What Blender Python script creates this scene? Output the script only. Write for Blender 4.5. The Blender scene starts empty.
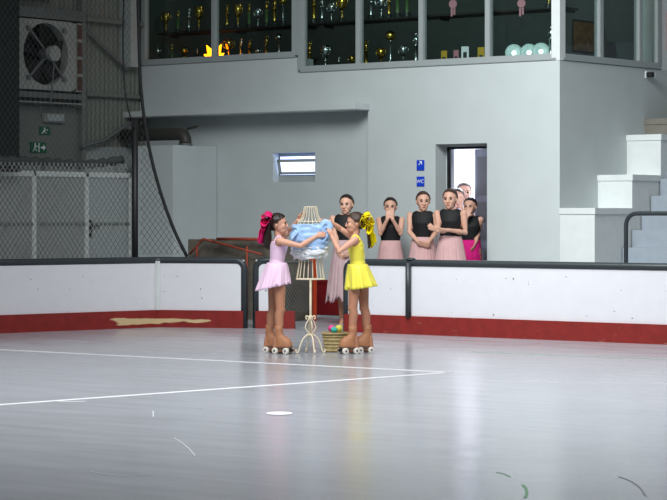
import bpy, bmesh, math, random
import numpy as np
from mathutils import Vector, Matrix, noise
R = math.radians
C = bpy.context.scene.collection
SC = bpy.context.scene

# ------------------------------------------------------------------ camera, world, lights, exposure
F_PX, CX, HY = 2300.0, 333.5, 215.0
YAW = R(38.41)
CAM = Vector((15.456, -23.99, 1.33))
cd = bpy.data.cameras.new('camera'); co = bpy.data.objects.new('camera', cd); C.objects.link(co)
co.location = CAM; co.rotation_euler = (R(90), 0, YAW)
cd.sensor_width = 36; cd.lens = F_PX / 667 * 36; cd.shift_y = (HY - 250) / 667; cd.clip_end = 300
SC.camera = co
SC.view_settings.view_transform = 'Standard'; SC.view_settings.look = 'None'
SC.view_settings.gamma = 1.0; SC.view_settings.exposure = 0.0
w = bpy.data.worlds.new('hall_air'); SC.world = w; w.use_nodes = True
w.node_tree.nodes['Background'].inputs[0].default_value = (.86, .92, .95, 1)
w.node_tree.nodes['Background'].inputs[1].default_value = .15

def area(name, loc, target, sx, sy, power, col=(1, 1, 1), spread=180):
    l = bpy.data.lights.new(name, 'AREA'); l.shape = 'RECTANGLE'; l.size = sx; l.size_y = sy
    l.energy = power; l.color = col; l.spread = R(spread)
    o = bpy.data.objects.new(name, l); C.objects.link(o); o.location = loc
    o.rotation_euler = (Vector(target) - Vector(loc)).to_track_quat('-Z', 'Y').to_euler()
    return o
area('skylight', (1.2, -6.3, 5.9), (1.4, 0, 1.3), 3.2, 3.2, 275, (.95, 1.0, .99), 120)
area('skylight', (6, -12, 8.8), (5, -9.5, 0), 11, 5, 1000, (.98, .99, 1.0), 130)

# ------------------------------------------------------------------ coordinates: room axes x (along the building), y (away), z
RX = Vector((math.cos(YAW), math.sin(YAW), 0)); FW = Vector((-math.sin(YAW), math.cos(YAW), 0)); UP = Vector((0, 0, 1))
def ray(px, py): return RX * ((px - CX) / F_PX) + FW + UP * ((HY - py) / F_PX)
def P(px, py, d): return CAM + ray(px, py) * d
def on(axis, val, px, py):
    r = ray(px, py); return CAM + r * ((val - CAM[axis]) / r[axis])
def onx(px, py, v=0.): return on(0, v, px, py)
def ony(px, py, v=0.): return on(1, v, px, py)
def onz(px, py, v=0.): return on(2, v, px, py)

# ------------------------------------------------------------------ materials
def lin(c): return tuple((v / 12.92 if v <= .04045 else ((v + .055) / 1.055) ** 2.4) for v in c)
def mat(name, rgb, rough=.6, metal=0., var=.06, scale=8., bump=0., spec=.4, emit=None, estr=0., sheen=0., trans=0., alpha=1.):
    m = bpy.data.materials.new(name); m.use_nodes = True
    nt = m.node_tree; b = nt.nodes['Principled BSDF']; L = nt.links
    base = lin([v / 255 for v in rgb])
    b.inputs['Roughness'].default_value = rough; b.inputs['Metallic'].default_value = metal
    b.inputs['Specular IOR Level'].default_value = spec
    b.inputs['Sheen Weight'].default_value = sheen
    b.inputs['Transmission Weight'].default_value = trans
    b.inputs['Alpha'].default_value = alpha
    b.inputs['Base Color'].default_value = (*base, 1)
    if var > 0 or bump > 0:
        tc = nt.nodes.new('ShaderNodeTexCoord'); nz = nt.nodes.new('ShaderNodeTexNoise')
        nz.inputs['Scale'].default_value = scale; nz.inputs['Detail'].default_value = 5
        L.new(tc.outputs['Object'], nz.inputs['Vector'])
        if var > 0:
            r = nt.nodes.new('ShaderNodeMapRange'); r.inputs[1].default_value = .3; r.inputs[2].default_value = .7
            r.inputs[3].default_value = 1 - var; r.inputs[4].default_value = 1 + var
            mx = nt.nodes.new('ShaderNodeMix'); mx.data_type = 'RGBA'; mx.blend_type = 'MULTIPLY'; mx.inputs[0].default_value = 1
            mx.inputs[6].default_value = (*base, 1)
            L.new(nz.outputs['Fac'], r.inputs[0]); L.new(r.outputs[0], mx.inputs[7]); L.new(mx.outputs[2], b.inputs['Base Color'])
        if bump > 0:
            bp = nt.nodes.new('ShaderNodeBump'); bp.inputs['Strength'].default_value = bump; bp.inputs['Distance'].default_value = .01
            L.new(nz.outputs['Fac'], bp.inputs['Height']); L.new(bp.outputs[0], b.inputs['Normal'])
    if emit:
        b.inputs['Emission Color'].default_value = (*lin([v / 255 for v in emit]), 1); b.inputs['Emission Strength'].default_value = estr
    return m

def add_spots(m, rgb, scale, lo, hi, stretch=(1, 1, 1)):
    """dirt marks and chips with a shape of their own"""
    nt = m.node_tree; L = nt.links; b = nt.nodes['Principled BSDF']
    old = b.inputs['Base Color'].links[0].from_socket
    tc = nt.nodes.new('ShaderNodeTexCoord'); mp = nt.nodes.new('ShaderNodeMapping'); mp.inputs['Scale'].default_value = stretch
    nz = nt.nodes.new('ShaderNodeTexNoise'); nz.inputs['Scale'].default_value = scale; nz.inputs['Detail'].default_value = 3
    r = nt.nodes.new('ShaderNodeMapRange'); r.inputs[1].default_value = lo; r.inputs[2].default_value = hi
    mx = nt.nodes.new('ShaderNodeMix'); mx.data_type = 'RGBA'
    mx.inputs[7].default_value = (*lin([v / 255 for v in rgb]), 1)
    L.new(tc.outputs['Object'], mp.inputs[0]); L.new(mp.outputs[0], nz.inputs['Vector']); L.new(nz.outputs['Fac'], r.inputs[0])
    L.new(r.outputs[0], mx.inputs[0]); L.new(old, mx.inputs[6]); L.new(mx.outputs[2], b.inputs['Base Color'])

M = {}
M['wall'] = mat('painted_plaster', (192, 200, 201), .75, var=.03, scale=2.5, bump=.05)
M['walldark'] = mat('grey_plaster', (158, 166, 166), .8, var=.05, scale=3)
M['conc'] = mat('weathered_concrete', (100, 94, 84), .9, var=.25, scale=6, bump=.4)
M['frame'] = mat('white_window_frame', (160, 168, 169), .45, var=.03)
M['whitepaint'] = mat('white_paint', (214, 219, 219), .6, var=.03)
M['board'] = mat('white_board', (214, 214, 220), .35, var=.02)
add_spots(M['board'], (90, 88, 90), 16, .71, .75)
M['redkick'] = mat('red_kick_board', (126, 34, 30), .5, var=.15, scale=10)
add_spots(M['redkick'], (165, 120, 95), 9, .66, .78, (.6, .6, 3))
M['wornkick'] = mat('worn_red_kick_board', (126, 34, 30), .5, var=.15, scale=10)
M['rail'] = mat('dark_rail', (48, 54, 58), .4, var=.08)
M['black'] = mat('black_metal', (22, 24, 26), .5, var=.05)
M['corr'] = mat('corrugated_sheet', (116, 120, 112), .6, var=.06)
M['corrtrim'] = mat('sheet_trim', (112, 118, 114), .6, var=.05)
M['darkgreen'] = mat('dark_green_panel', (13, 24, 20), .6, var=.1)
M['fanwhite'] = mat('fan_housing', (150, 154, 150), .55, var=.05)
M['fandark'] = mat('fan_dark', (12, 12, 11), .7, var=.1)
M['greymetal'] = mat('grey_metal', (112, 116, 116), .45, .4, var=.06)
M['louver'] = mat('rusty_louver', (92, 66, 58), .7, var=.15)
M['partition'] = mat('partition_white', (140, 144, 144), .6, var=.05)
M['net'] = mat('net_cord', (172, 176, 174), .8, var=0)
M['netdark'] = mat('dark_net_cord', (58, 62, 62), .8, var=0)
M['rope'] = mat('dark_rope', (24, 26, 28), .8, var=0)
M['oxide'] = mat('red_oxide_pipe', (150, 62, 44), .6, var=.2)
M['orange'] = mat('orange_red_post', (190, 66, 30), .5, var=.08)
M['darkred'] = mat('dark_red_board', (120, 20, 26), .5, var=.1)
M['blue'] = mat('blue_sign', (20, 66, 200), .5, var=0)
M['white'] = mat('white_print', (235, 240, 245), .5, var=0)
M['green'] = mat('green_sign', (16, 92, 60), .5, var=0)
M['stair'] = mat('stair_concrete', (150, 160, 170), .8, var=.05)
M['capbrown'] = mat('dusty_capping', (120, 116, 108), .8, var=.08)
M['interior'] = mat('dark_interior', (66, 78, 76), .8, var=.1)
M['shelf'] = mat('dark_shelf', (38, 40, 38), .6, var=.1)
M['gold'] = mat('gold_metal', (214, 182, 84), .25, 1., var=.05)
M['silver'] = mat('silver_metal', (205, 215, 215), .22, 1., var=.05)
M['marble'] = mat('dark_marble', (40, 44, 46), .3, var=.2, scale=40)
M['greenglass'] = mat('green_figure', (88, 120, 70), .3, var=.1)
M['plate'] = mat('pale_plate', (200, 224, 222), .3, var=.02)
M['yellowcard'] = mat('yellow_print', (196, 160, 30), .6, var=0)
M['pennant'] = mat('pink_pennant', (190, 130, 140), .7, var=.1)
M['picture'] = mat('ochre_picture', (130, 92, 42), .6, var=.5, scale=14)
M['lamp'] = mat('orange_reflection_glow', (255, 140, 20), .4, var=0, emit=(255, 140, 10), estr=9)  # orange reflection on the gallery glass, put in as a glowing colour
M['roomwhite'] = mat('bright_room_paint', (240, 242, 250), .8, var=0)
M['leafblue'] = mat('door_leaf_blue', (44, 54, 76), .4, var=.06)
M['doorframe'] = mat('black_door_frame', (20, 22, 26), .5, var=0)
M['daypane'] = mat('daylit_pane', (220, 230, 255), .3, var=0, emit=(205, 218, 255), estr=1.6)
M['skin'] = mat('skin', (222, 168, 142), .5, var=.04, scale=20)
M['skinadult'] = mat('skin_adult', (214, 166, 144), .5, var=.04, scale=20)
M['tights'] = mat('tan_tights', (188, 132, 104), .55, var=.04, scale=30)
M['boot'] = mat('tan_boot_cover', (172, 118, 84), .55, var=.08, scale=20)
M['hair'] = mat('dark_hair', (38, 27, 24), .4, var=.3, scale=40)
M['hairbrown'] = mat('brown_hair', (62, 44, 34), .45, var=.3, scale=40)
M['eye'] = mat('eye_dark', (30, 22, 20), .2, var=0)
M['lip'] = mat('lips', (186, 108, 98), .5, var=0)
M['pinkdress'] = mat('pale_pink_lycra', (246, 212, 238), .45, var=.03, sheen=.3)
M['yellowdress'] = mat('yellow_lycra', (250, 238, 84), .45, var=.03, sheen=.2)
M['hotpink'] = mat('hot_pink_ribbon', (235, 40, 120), .35, var=.06)
M['yellowrib'] = mat('yellow_ribbon', (252, 230, 20), .35, var=.06)
M['blacktop'] = mat('black_leotard', (14, 15, 18), .7, var=.08)
M['tulle'] = mat('dusty_pink_tulle', (206, 166, 166), .9, var=.06, scale=14)
M['tullegrey'] = mat('greyish_pink_tulle', (184, 156, 160), .9, var=.08, scale=14)
M['magenta'] = mat('magenta_tulle', (220, 22, 130), .8, var=.08)
M['pale'] = mat('pale_garment', (200, 205, 220), .8, var=.05)
M['wire'] = mat('cream_wire', (236, 224, 196), .45, var=.04)
M['satin'] = mat('light_blue_satin', (168, 204, 246), .35, var=.08, scale=10)
M['ruffle'] = mat('white_ruffle', (226, 230, 234), .6, var=.05)
M['wicker'] = mat('woven_straw', (176, 158, 112), .8, var=.25, scale=40, bump=.5)
M['ballpink'] = mat('pink_pompom', (245, 90, 165), .8, var=.1, scale=40)
M['ballteal'] = mat('teal_pompom', (60, 190, 180), .8, var=.1, scale=40)
M['ballyellow'] = mat('yellow_pompom', (238, 232, 110), .8, var=.1, scale=40)
M['wheel'] = mat('cream_wheel', (236, 232, 220), .35, var=0)
M['steel'] = mat('steel', (150, 150, 150), .3, .9, var=0)
M['line'] = mat('white_floor_paint', (218, 218, 222), .7, var=.05, spec=.2)
M['scratch'] = mat('pale_scratch', (188, 192, 197), .6, var=0)
M['darkmark'] = mat('dark_scuff', (112, 116, 124), .8, var=0)
M['greenmark'] = mat('green_chalk', (112, 150, 122), .8, var=0)
M['duct'] = mat('dark_duct', (62, 62, 58), .5, var=.15)

def make_glass():
    m = bpy.data.materials.new('window_glass'); m.use_nodes = True; nt = m.node_tree; nt.nodes.clear()
    o = nt.nodes.new('ShaderNodeOutputMaterial'); mx = nt.nodes.new('ShaderNodeMixShader'); fr = nt.nodes.new('ShaderNodeFresnel')
    t = nt.nodes.new('ShaderNodeBsdfTransparent'); g = nt.nodes.new('ShaderNodeBsdfGlossy')
    t.inputs[0].default_value = (.82, .88, .87, 1); g.inputs['Roughness'].default_value = .03; fr.inputs[0].default_value = 1.5
    ge = nt.nodes.new('ShaderNodeNewGeometry'); sb = nt.nodes.new('ShaderNodeMath'); sb.operation = 'SUBTRACT'; sb.inputs[0].default_value = 1
    mu = nt.nodes.new('ShaderNodeMath'); mu.operation = 'MULTIPLY'; nt.links.new(ge.outputs['Backfacing'], sb.inputs[1]); nt.links.new(sb.outputs[0], mu.inputs[0]); nt.links.new(fr.outputs[0], mu.inputs[1])
    nt.links.new(mu.outputs[0], mx.inputs[0]); nt.links.new(t.outputs[0], mx.inputs[1]); nt.links.new(g.outputs[0], mx.inputs[2])
    nt.links.new(mx.outputs[0], o.inputs[0]); return m
M['glass'] = make_glass()

def make_floor():
    m = mat('sealed_concrete', (166, 170, 177), .3, var=.05, scale=.9, spec=.42)
    nt = m.node_tree; L = nt.links; b = nt.nodes['Principled BSDF']
    tc = nt.nodes.new('ShaderNodeTexCoord')
    mp = nt.nodes.new('ShaderNodeMapping'); mp.inputs['Rotation'].default_value = (0, 0, -YAW); mp.inputs['Scale'].default_value = (.5, 2.5, 1)
    nz = nt.nodes.new('ShaderNodeTexNoise'); nz.inputs['Scale'].default_value = 2.2; nz.inputs['Detail'].default_value = 8
    L.new(tc.outputs['Object'], mp.inputs[0]); L.new(mp.outputs[0], nz.inputs['Vector'])
    r = nt.nodes.new('ShaderNodeMapRange'); r.inputs[1].default_value = .3; r.inputs[2].default_value = .7
    r.inputs[3].default_value = .16; r.inputs[4].default_value = .23
    L.new(nz.outputs['Fac'], r.inputs[0]); L.new(r.outputs[0], b.inputs['Roughness'])
    old = b.inputs['Base Color'].links[0].from_socket
    r2 = nt.nodes.new('ShaderNodeMapRange'); r2.inputs[1].default_value = .3; r2.inputs[2].default_value = .7
    r2.inputs[3].default_value = .97; r2.inputs[4].default_value = 1.025
    mx = nt.nodes.new('ShaderNodeMix'); mx.data_type = 'RGBA'; mx.blend_type = 'MULTIPLY'; mx.inputs[0].default_value = 1
    L.new(nz.outputs['Fac'], r2.inputs[0]); L.new(old, mx.inputs[6]); L.new(r2.outputs[0], mx.inputs[7])
    # fine skate scuffs
    n2 = nt.nodes.new('ShaderNodeTexNoise'); n2.inputs['Scale'].default_value = 22; n2.inputs['Detail'].default_value = 4; n2.inputs['Distortion'].default_value = 2.5
    L.new(mp.outputs[0], n2.inputs['Vector'])
    r3 = nt.nodes.new('ShaderNodeMapRange'); r3.inputs[1].default_value = .63; r3.inputs[2].default_value = .72
    r3.inputs[3].default_value = 0; r3.inputs[4].default_value = .16
    m2 = nt.nodes.new('ShaderNodeMix'); m2.data_type = 'RGBA'; m2.inputs[7].default_value = (.62, .64, .67, 1)
    L.new(n2.outputs['Fac'], r3.inputs[0]); L.new(r3.outputs[0], m2.inputs[0]); L.new(mx.outputs[2], m2.inputs[6])
    L.new(m2.outputs[2], b.inputs['Base Color'])
    return m
M['floor'] = make_floor()

# ------------------------------------------------------------------ object helpers
def tag(o, label=None, cat=None, group=None, kind=None):
    if label: o['label'] = label
    if cat: o['category'] = cat
    if group: o['group'] = group
    if kind: o['kind'] = kind
    return o
def empty(name, loc, rz=0., label=None, cat=None, group=None):
    o = bpy.data.objects.new(name, None); C.objects.link(o); o.empty_display_size = .1
    o.matrix_world = Matrix.Translation(Vector(loc)) @ Matrix.Rotation(rz, 4, 'Z')
    return tag(o, label, cat, group)
WM = {}
def chain_matrix(o):
    m = Matrix.LocRotScale(o.location, o.rotation_euler, o.scale)
    return m if o.parent is None else chain_matrix(o.parent) @ m
def link(name, me, mats, parent=None, smooth=False, world=True):
    if isinstance(me, bmesh.types.BMesh):
        bm = me; bmesh.ops.recalc_face_normals(bm, faces=bm.faces[:])
        me = bpy.data.meshes.new(name); bm.to_mesh(me); bm.free()
    if not isinstance(mats, (list, tuple)): mats = [mats]
    if not me.materials:
        for m in mats: me.materials.append(m)
    o = bpy.data.objects.new(name, me); C.objects.link(o)
    if parent is not None:
        o.parent = parent
        if world: me.transform(chain_matrix(parent).inverted())
    if smooth: me.polygons.foreach_set('use_smooth', [True] * len(me.polygons))
    return o
def struct(name, me, mats, parent=None, smooth=False):
    o = link(name, me, mats, parent, smooth)
    if parent is None: o['kind'] = 'structure'
    return o
def copy_tree(o, parent=None):
    c = o.copy(); C.objects.link(c)
    if parent is not None: c.parent = parent
    for ch in list(o.children): copy_tree(ch, c)
    return c
def smoothang(o, deg=35):
    o.data.polygons.foreach_set('use_smooth', [True] * len(o.data.polygons))
    try: o.data.set_sharp_from_angle(angle=R(deg))
    except Exception: pass
    return o

# mesh helpers
def box(bm, a, b, bev=0.):
    a = Vector(a); b = Vector(b); lo = Vector(map(min, a, b)); hi = Vector(map(max, a, b))
    r = bmesh.ops.create_cube(bm, size=1); vs = r['verts']
    bmesh.ops.scale(bm, vec=hi - lo, verts=vs); bmesh.ops.translate(bm, vec=(lo + hi) / 2, verts=vs)
    if bev:
        es = list({e for v in vs for e in v.link_edges})
        bmesh.ops.bevel(bm, geom=es, offset=bev, segments=2, affect='EDGES')
def bx(a, b, bev=0.):
    bm = bmesh.new(); box(bm, a, b, bev); return bm
def prism(bm, foot, z0, z1):
    lo = [bm.verts.new((x, y, z0)) for x, y in foot]; hi = [bm.verts.new((x, y, z1)) for x, y in foot]
    n = len(foot); bm.faces.new(lo[::-1]); bm.faces.new(hi)
    for i in range(n): bm.faces.new((lo[i], lo[(i + 1) % n], hi[(i + 1) % n], hi[i]))
def loft(bm, pts, radii, side=None, n=16, cap=True):
    """closed tube through pts; radii floats or (a along side, b across); rounded ends come from the radii"""
    pts = [Vector(p) for p in pts]; rings = []; m = len(pts); prev = None
    for i, p in enumerate(pts):
        t = (pts[min(i + 1, m - 1)] - pts[max(i - 1, 0)]).normalized()
        s = Vector(side) if side is not None else (prev if prev is not None else (Vector((0, 0, 1)) if abs(t.z) < .8 else Vector((1, 0, 0))))
        s = s - t * s.dot(t)
        if s.length < 1e-5: s = t.orthogonal()
        s.normalize(); prev = s; b = t.cross(s)
        r = radii[i] if isinstance(radii, (list, tuple)) else radii
        ra, rb = r if isinstance(r, (tuple, list)) else (r, r)
        rings.append([bm.verts.new(p + s * (ra * math.cos(2 * math.pi * k / n)) + b * (rb * math.sin(2 * math.pi * k / n))) for k in range(n)])
    for a, c in zip(rings, rings[1:]):
        for k in range(n): bm.faces.new((a[k], a[(k + 1) % n], c[(k + 1) % n], c[k]))
    if cap: bm.faces.new(rings[0][::-1]); bm.faces.new(rings[-1])
    return rings
def ball(bm, c, r, rot=None, u=16, v=10):
    r = Vector(r) if isinstance(r, (tuple, list, Vector)) else Vector((r, r, r))
    m = Matrix.Translation(Vector(c)) @ (rot.to_4x4() if rot is not None else Matrix.Identity(4)) @ Matrix.Diagonal((*r, 1))
    bmesh.ops.create_uvsphere(bm, u_segments=u, v_segments=v, radius=1, matrix=m)
def cyl(bm, a, b, r, n=16, r2=None):
    loft(bm, [a, b], [r, r if r2 is None else r2], n=n)
def lathe(bm, prof, c=(0, 0, 0), n=20):
    """prof: (radius, z) from bottom to top"""
    c = Vector(c); rings = []
    for r, z in prof:
        rings.append([bm.verts.new(c + Vector((max(r, 1e-4) * math.cos(2 * math.pi * k / n), max(r, 1e-4) * math.sin(2 * math.pi * k / n), z))) for k in range(n)])
    for a, b in zip(rings, rings[1:]):
        for k in range(n): bm.faces.new((a[k], a[(k + 1) % n], b[(k + 1) % n], b[k]))
    bm.faces.new(rings[0][::-1]); bm.faces.new(rings[-1])
def spline(pts, k=8):
    pts = [Vector(p) for p in pts]; out = []
    q = [pts[0] * 2 - pts[1]] + pts + [pts[-1] * 2 - pts[-2]]
    for i in range(1, len(q) - 2):
        a, b, c, d = q[i - 1:i + 3]
        for j in range(k):
            t = j / k
            out.append(.5 * ((2 * b) + (c - a) * t + (2 * a - 5 * b + 4 * c - d) * t * t + (3 * b - a - 3 * c + d) * t ** 3))
    out.append(pts[-1]); return out
def tube(pts, r, n=8):
    bm = bmesh.new(); loft(bm, pts, r, n=n); return bm

# ================================================================== THE SETTING
LX = -7.09                     # the side wall with the fan
zs = ony(430, 66.6).z          # sill of the glazed gallery
struct('floor', bx((-14, -34, -.2), (26, 9, 0)), M['floor'])

# building front
xd0, xd1 = ony(435.5, 200).x, ony(487, 200).x; zd = ony(470, 143.5).z
xr = ony(368, 180).x
zl0 = ony(368, 109, -.3).z; zl1 = ony(368, 102.5, -.3).z
XE = 9.0
xw0, xw1 = ony(273, 167, .12).x, ony(315, 167, .12).x
zw0, zw1 = ony(294, 182, .12).z, ony(294, 152.5, .12).z
xstep = ony(297, 65).x; zs2 = ony(230, 61.5).z
TOP = 6.2
bm = bmesh.new()
T = .35
box(bm, (xr, 0, 0), (xd0, T, zl1)); box(bm, (xd0, 0, zd), (xd1, T, zl1)); box(bm, (xd1, 0, 0), (0, T, zl1))
box(bm, (LX, .12, 0), (xw0, T, zl1)); box(bm, (xw1, .12, 0), (xr, T, zl1)); box(bm, (xw0, .12, 0), (xw1, T, zw0)); box(bm, (xw0, .12, zw1), (xw1, T, zl1))
box(bm, (LX, 0, zl1), (0, T, zs)); box(bm, (LX, 0, zs), (xstep, T, zs2))
struct('wall_front', bm, M['wall'])
bm = bmesh.new(); box(bm, (-.35, .35, 0), (0, 9, zs)); struct('wall_side', bm, M['wall'])
bm = bmesh.new(); box(bm, (LX - .02, -.33, zl0), (xr + .03, .12, zl1), .008); struct('trim_1', bm, M['wall'])

# gallery room behind the glazing
bm = bmesh.new()
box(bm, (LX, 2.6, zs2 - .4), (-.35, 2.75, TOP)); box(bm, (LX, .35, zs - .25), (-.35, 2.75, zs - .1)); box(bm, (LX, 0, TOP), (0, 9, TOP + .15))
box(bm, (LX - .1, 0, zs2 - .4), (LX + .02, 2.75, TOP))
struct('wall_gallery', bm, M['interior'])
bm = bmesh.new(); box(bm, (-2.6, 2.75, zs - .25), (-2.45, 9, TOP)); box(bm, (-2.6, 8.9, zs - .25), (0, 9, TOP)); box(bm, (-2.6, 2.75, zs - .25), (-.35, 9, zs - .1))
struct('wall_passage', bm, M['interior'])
area('gallery_fill', (-3.2, 1.3, TOP - .1), (-3.2, 1.3, 0), 5, .3, 17, (1, .97, .85))  # unseen fill light added under the ceiling so the trophies glint

area('passage_fill', (-1.3, 5, TOP - .1), (-1.3, 5, 0), 1.2, 4, 30, (.95, 1, .97))  # unseen fill added to lift the black interior behind the side panes
def glazing(name, fixed, along, edges, z0, z1, fw=.055, depth=.09, sill=True):
    """row of panes; fixed = plane coordinate, along = 0 for x, 1 for y"""
    fr = bmesh.new(); gl = bmesh.new()
    def q(s, d, z): return (s, fixed + d, z) if along == 0 else (fixed - d, s, z)
    for k, (e, wd) in enumerate(edges):
        box(fr, q(e - wd / 2, 0, z0), q(e + wd / 2, depth, z1), .006)
    a, b = edges[0][0], edges[-1][0]
    box(fr, q(a, -.005, z0), q(b, depth, z0 + fw)); box(fr, q(a, 0, z1 - fw), q(b, depth, z1))
    if sill: box(fr, q(a, -.02, z0 - .03), q(b, depth, z0), .006)
    box(gl, q(a, depth * .5, z0), q(b, depth * .5 + .008, z1))
    f = struct(name, fr, M['frame']); link('pane', gl, M['glass'], f)
    return f
e1 = [(LX + .05, .1), (ony(213, 30).x, .075), (ony(294.5, 30).x, .11)]
glazing('window_1', 0, 0, e1, zs2 + .035, TOP)
e2 = [(ony(300.5, 30).x, .1)] + [(ony(p, 30).x, .075) for p in (357.5, 420.5, 487)] + [(-.05, .1)]
glazing('window_2', 0, 0, e2, zs + .035, TOP)
e3 = [(.05, .1)] + [(onx(p, 30).y, .09) for p in (602, 641.5)] + [(onx(660, 30).y, .12)]
glazing('window_3', 0, 1, e3, zs + .035, TOP)
bm = bmesh.new(); box(bm, (-.3, e3[-1][0] + .05, zs), (0, 9, TOP)); box(bm, (-.118, -.006, zs + .002), (.006, .118, TOP)); struct('wall_upper', bm, M['whitepaint'])

# small daylit window
wf = bmesh.new(); yb = .24
gx0 = ony(278.5, 167, yb).x
box(wf, (xw0, yb, zw0), (gx0, yb + .05, zw1)); box(wf, (gx0, yb, zw0), (xw1, yb + .05, zw0 + .1)); box(wf, (gx0, yb, zw1 - .05), (xw1, yb + .05, zw1))
w4 = struct('window_4', wf, M['frame'])
link('pane', bx((gx0, yb + .03, zw0 + .06), (xw1, yb + .042, zw1 - .04)), M['daypane'], w4)
# bottom-hung sash tipped inwards, its own pane daylit
sh = bmesh.new(); a = gx0 + .035; b = xw1 - .0; z0 = zw0 + .105; hh = (zw1 - zw0) * .52
pn_ = bx((a + .04, .008, .03), (b, .014, hh - .03))
for q0, q1 in (((a, 0, 0), (a + .05, .025, hh)), ((b - .02, 0, 0), (b, .025, hh)), ((a, 0, 0), (b, .025, .035)), ((a, 0, hh - .035), (b, .025, hh))): box(sh, q0, q1)
for q in (sh, pn_):
    bmesh.ops.rotate(q, verts=q.verts, cent=(0, 0, 0), matrix=Matrix.Rotation(R(14), 3, 'X')); bmesh.ops.translate(q, verts=q.verts, vec=(0, yb - .03, z0))
so = link('sash', sh, M['frame'], w4); link('sash_pane', pn_, M['daypane'], so)
struct('wall_behind', bx((LX, .36, 0), (xr, .44, 2.9)), M['wall'])

# doorway with the bright room behind it
df = bmesh.new(); yd = .24; xj = ony(447, 200, yd).x
box(df, (xj, yd, 0), (xj + .03, yd + .04, zd - .03)); box(df, (xd1 - .03, yd, 0), (xd1, yd + .04, zd - .03)); box(df, (xj, yd, zd - .06), (xd1, yd + .04, zd - .03))
d1 = struct('door_1', df, M['doorframe'])
bm = bmesh.new(); box(bm, (xd0, yd, 0), (xj, yd + .04, zd)); box(bm, (xj, yd, zd - .03), (xd1, yd + .04, zd)); link('reveal', bm, M['wall'], d1)
lfm = Matrix.Translation((xd1 - .04, yd + .05, 0)) @ Matrix.Rotation(R(-34), 4, 'Z'); wdl = .8
def leafbox(bm, a, b, bev=0.):
    t = bmesh.new(); box(t, a, b, bev); t.transform(lfm); me = bpy.data.meshes.new('t'); t.to_mesh(me); t.free(); bm.from_mesh(me); bpy.data.meshes.remove(me)
bm = bmesh.new(); leafbox(bm, (-wdl, 0, .01), (0, .045, zd - .05), .004); lfo = link('leaf', bm, M['leafblue'], d1)
bm = bmesh.new()
for z0_, z1_ in ((.15, .9), (1.0, 1.5), (1.58, zd - .15)): leafbox(bm, (-wdl + .1, -.006, z0_), (-.1, .0, z1_))
link('leaf_panel', bm, M['doorframe'], lfo)
bm = bmesh.new(); leafbox(bm, (-wdl + .04, -.05, 1.0), (-wdl + .06, 0, 1.02)); leafbox(bm, (-wdl + .04, -.06, 1.0), (-wdl + .16, -.045, 1.02)); link('handle', bm, M['steel'], lfo)
bm = bmesh.new(); rx0 = xd0 - 2.6; rx1 = xd1 + .6
box(bm, (rx0 - .1, T + .1, 0), (rx0, 4.2, 2.75)); box(bm, (rx1, T + .1, 0), (rx1 + .1, 4.2, 2.75)); box(bm, (rx0, 4.1, 0), (rx1, 4.2, 2.75)); box(bm, (rx0, T, 2.7), (rx1, 4.2, 2.8)); box(bm, (rx0, T + .1, 0), (xd0 - .05, T + .14, 2.7)); box(bm, (xd1 + .05, T + .1, 0), (rx1, T + .14, 2.7)); box(bm, (rx0 + .9, 3.2, 0), (rx0 + 1.5, 4.1, 2.2))
struct('wall_room', bm, M['roomwhite'])
area('room_light', (xd0 - .7, 2.6, 2.66), (xd0 - .7, 2.6, 0), 2.4, 1.8, 170, (.93, .95, 1))

# side wall with corrugated sheeting
bm = bmesh.new(); N = 560; y0, y1 = -9., .3; cols = []
for i in range(N + 1):
    y = y0 + (y1 - y0) * i / N; ph = (y / .088) % 1
    dx = .018 * (0 if ph < .3 else (ph - .3) / .15 if ph < .45 else 1 if ph < .8 else 1 - (ph - .8) / .2)
    cols.append([bm.verts.new((LX + dx - .02, y, z)) for z in (0, 6.4)])
for a, b in zip(cols, cols[1:]): bm.faces.new((a[0], b[0], b[1], a[1]))
bk = bmesh.ops.extrude_face_region(bm, geom=bm.faces[:]); bmesh.ops.translate(bm, vec=(-.12, 0, 0), verts=[v for v in bk['geom'] if isinstance(v, bmesh.types.BMVert)])
struct('wall_left', bm, M['corr'])
def lw(px, py, out=.02): return onx(px, py, LX + out)
bm = bmesh.new()
a = lw(83, 19.5); b = lw(138, 24); box(bm, (LX, a.y, a.z - .03), (LX + .1, .0, a.z + .035), .01)
a = lw(84, 94); box(bm, (LX, a.y, a.z - .03), (LX + .08, 0, a.z + .03), .01)
struct('trim_2', bm, M['corrtrim'])
bm = bmesh.new(); a = lw(83, 60, .1); box(bm, (LX, a.y - .035, 1.5), (LX + .12, a.y + .035, 6.3)); struct('trim_3', bm, M['corrtrim'])
bm = bmesh.new(); cyl(bm, lw(85, 30, .1), lw(127, 69, .1), .028); struct('trim_4', bm, M['greymetal'])
bm = bmesh.new(); a = lw(135, 30, .2); box(bm, (LX, a.y - .09, lw(135, 67, .2).z), (LX + .2, a.y + .09, 6.3)); struct('trim_5', bm, M['walldark'])
bm = bmesh.new(); a = lw(40, 13, .12); box(bm, (LX, -6, a.z - .07), (LX + .16, lw(83, 13, .12).y, a.z + .07)); box(bm, (LX, -6, a.z + .2), (LX + .1, lw(52, 3, .1).y, a.z + .5)); struct('trim_6', bm, M['greymetal'])

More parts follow.
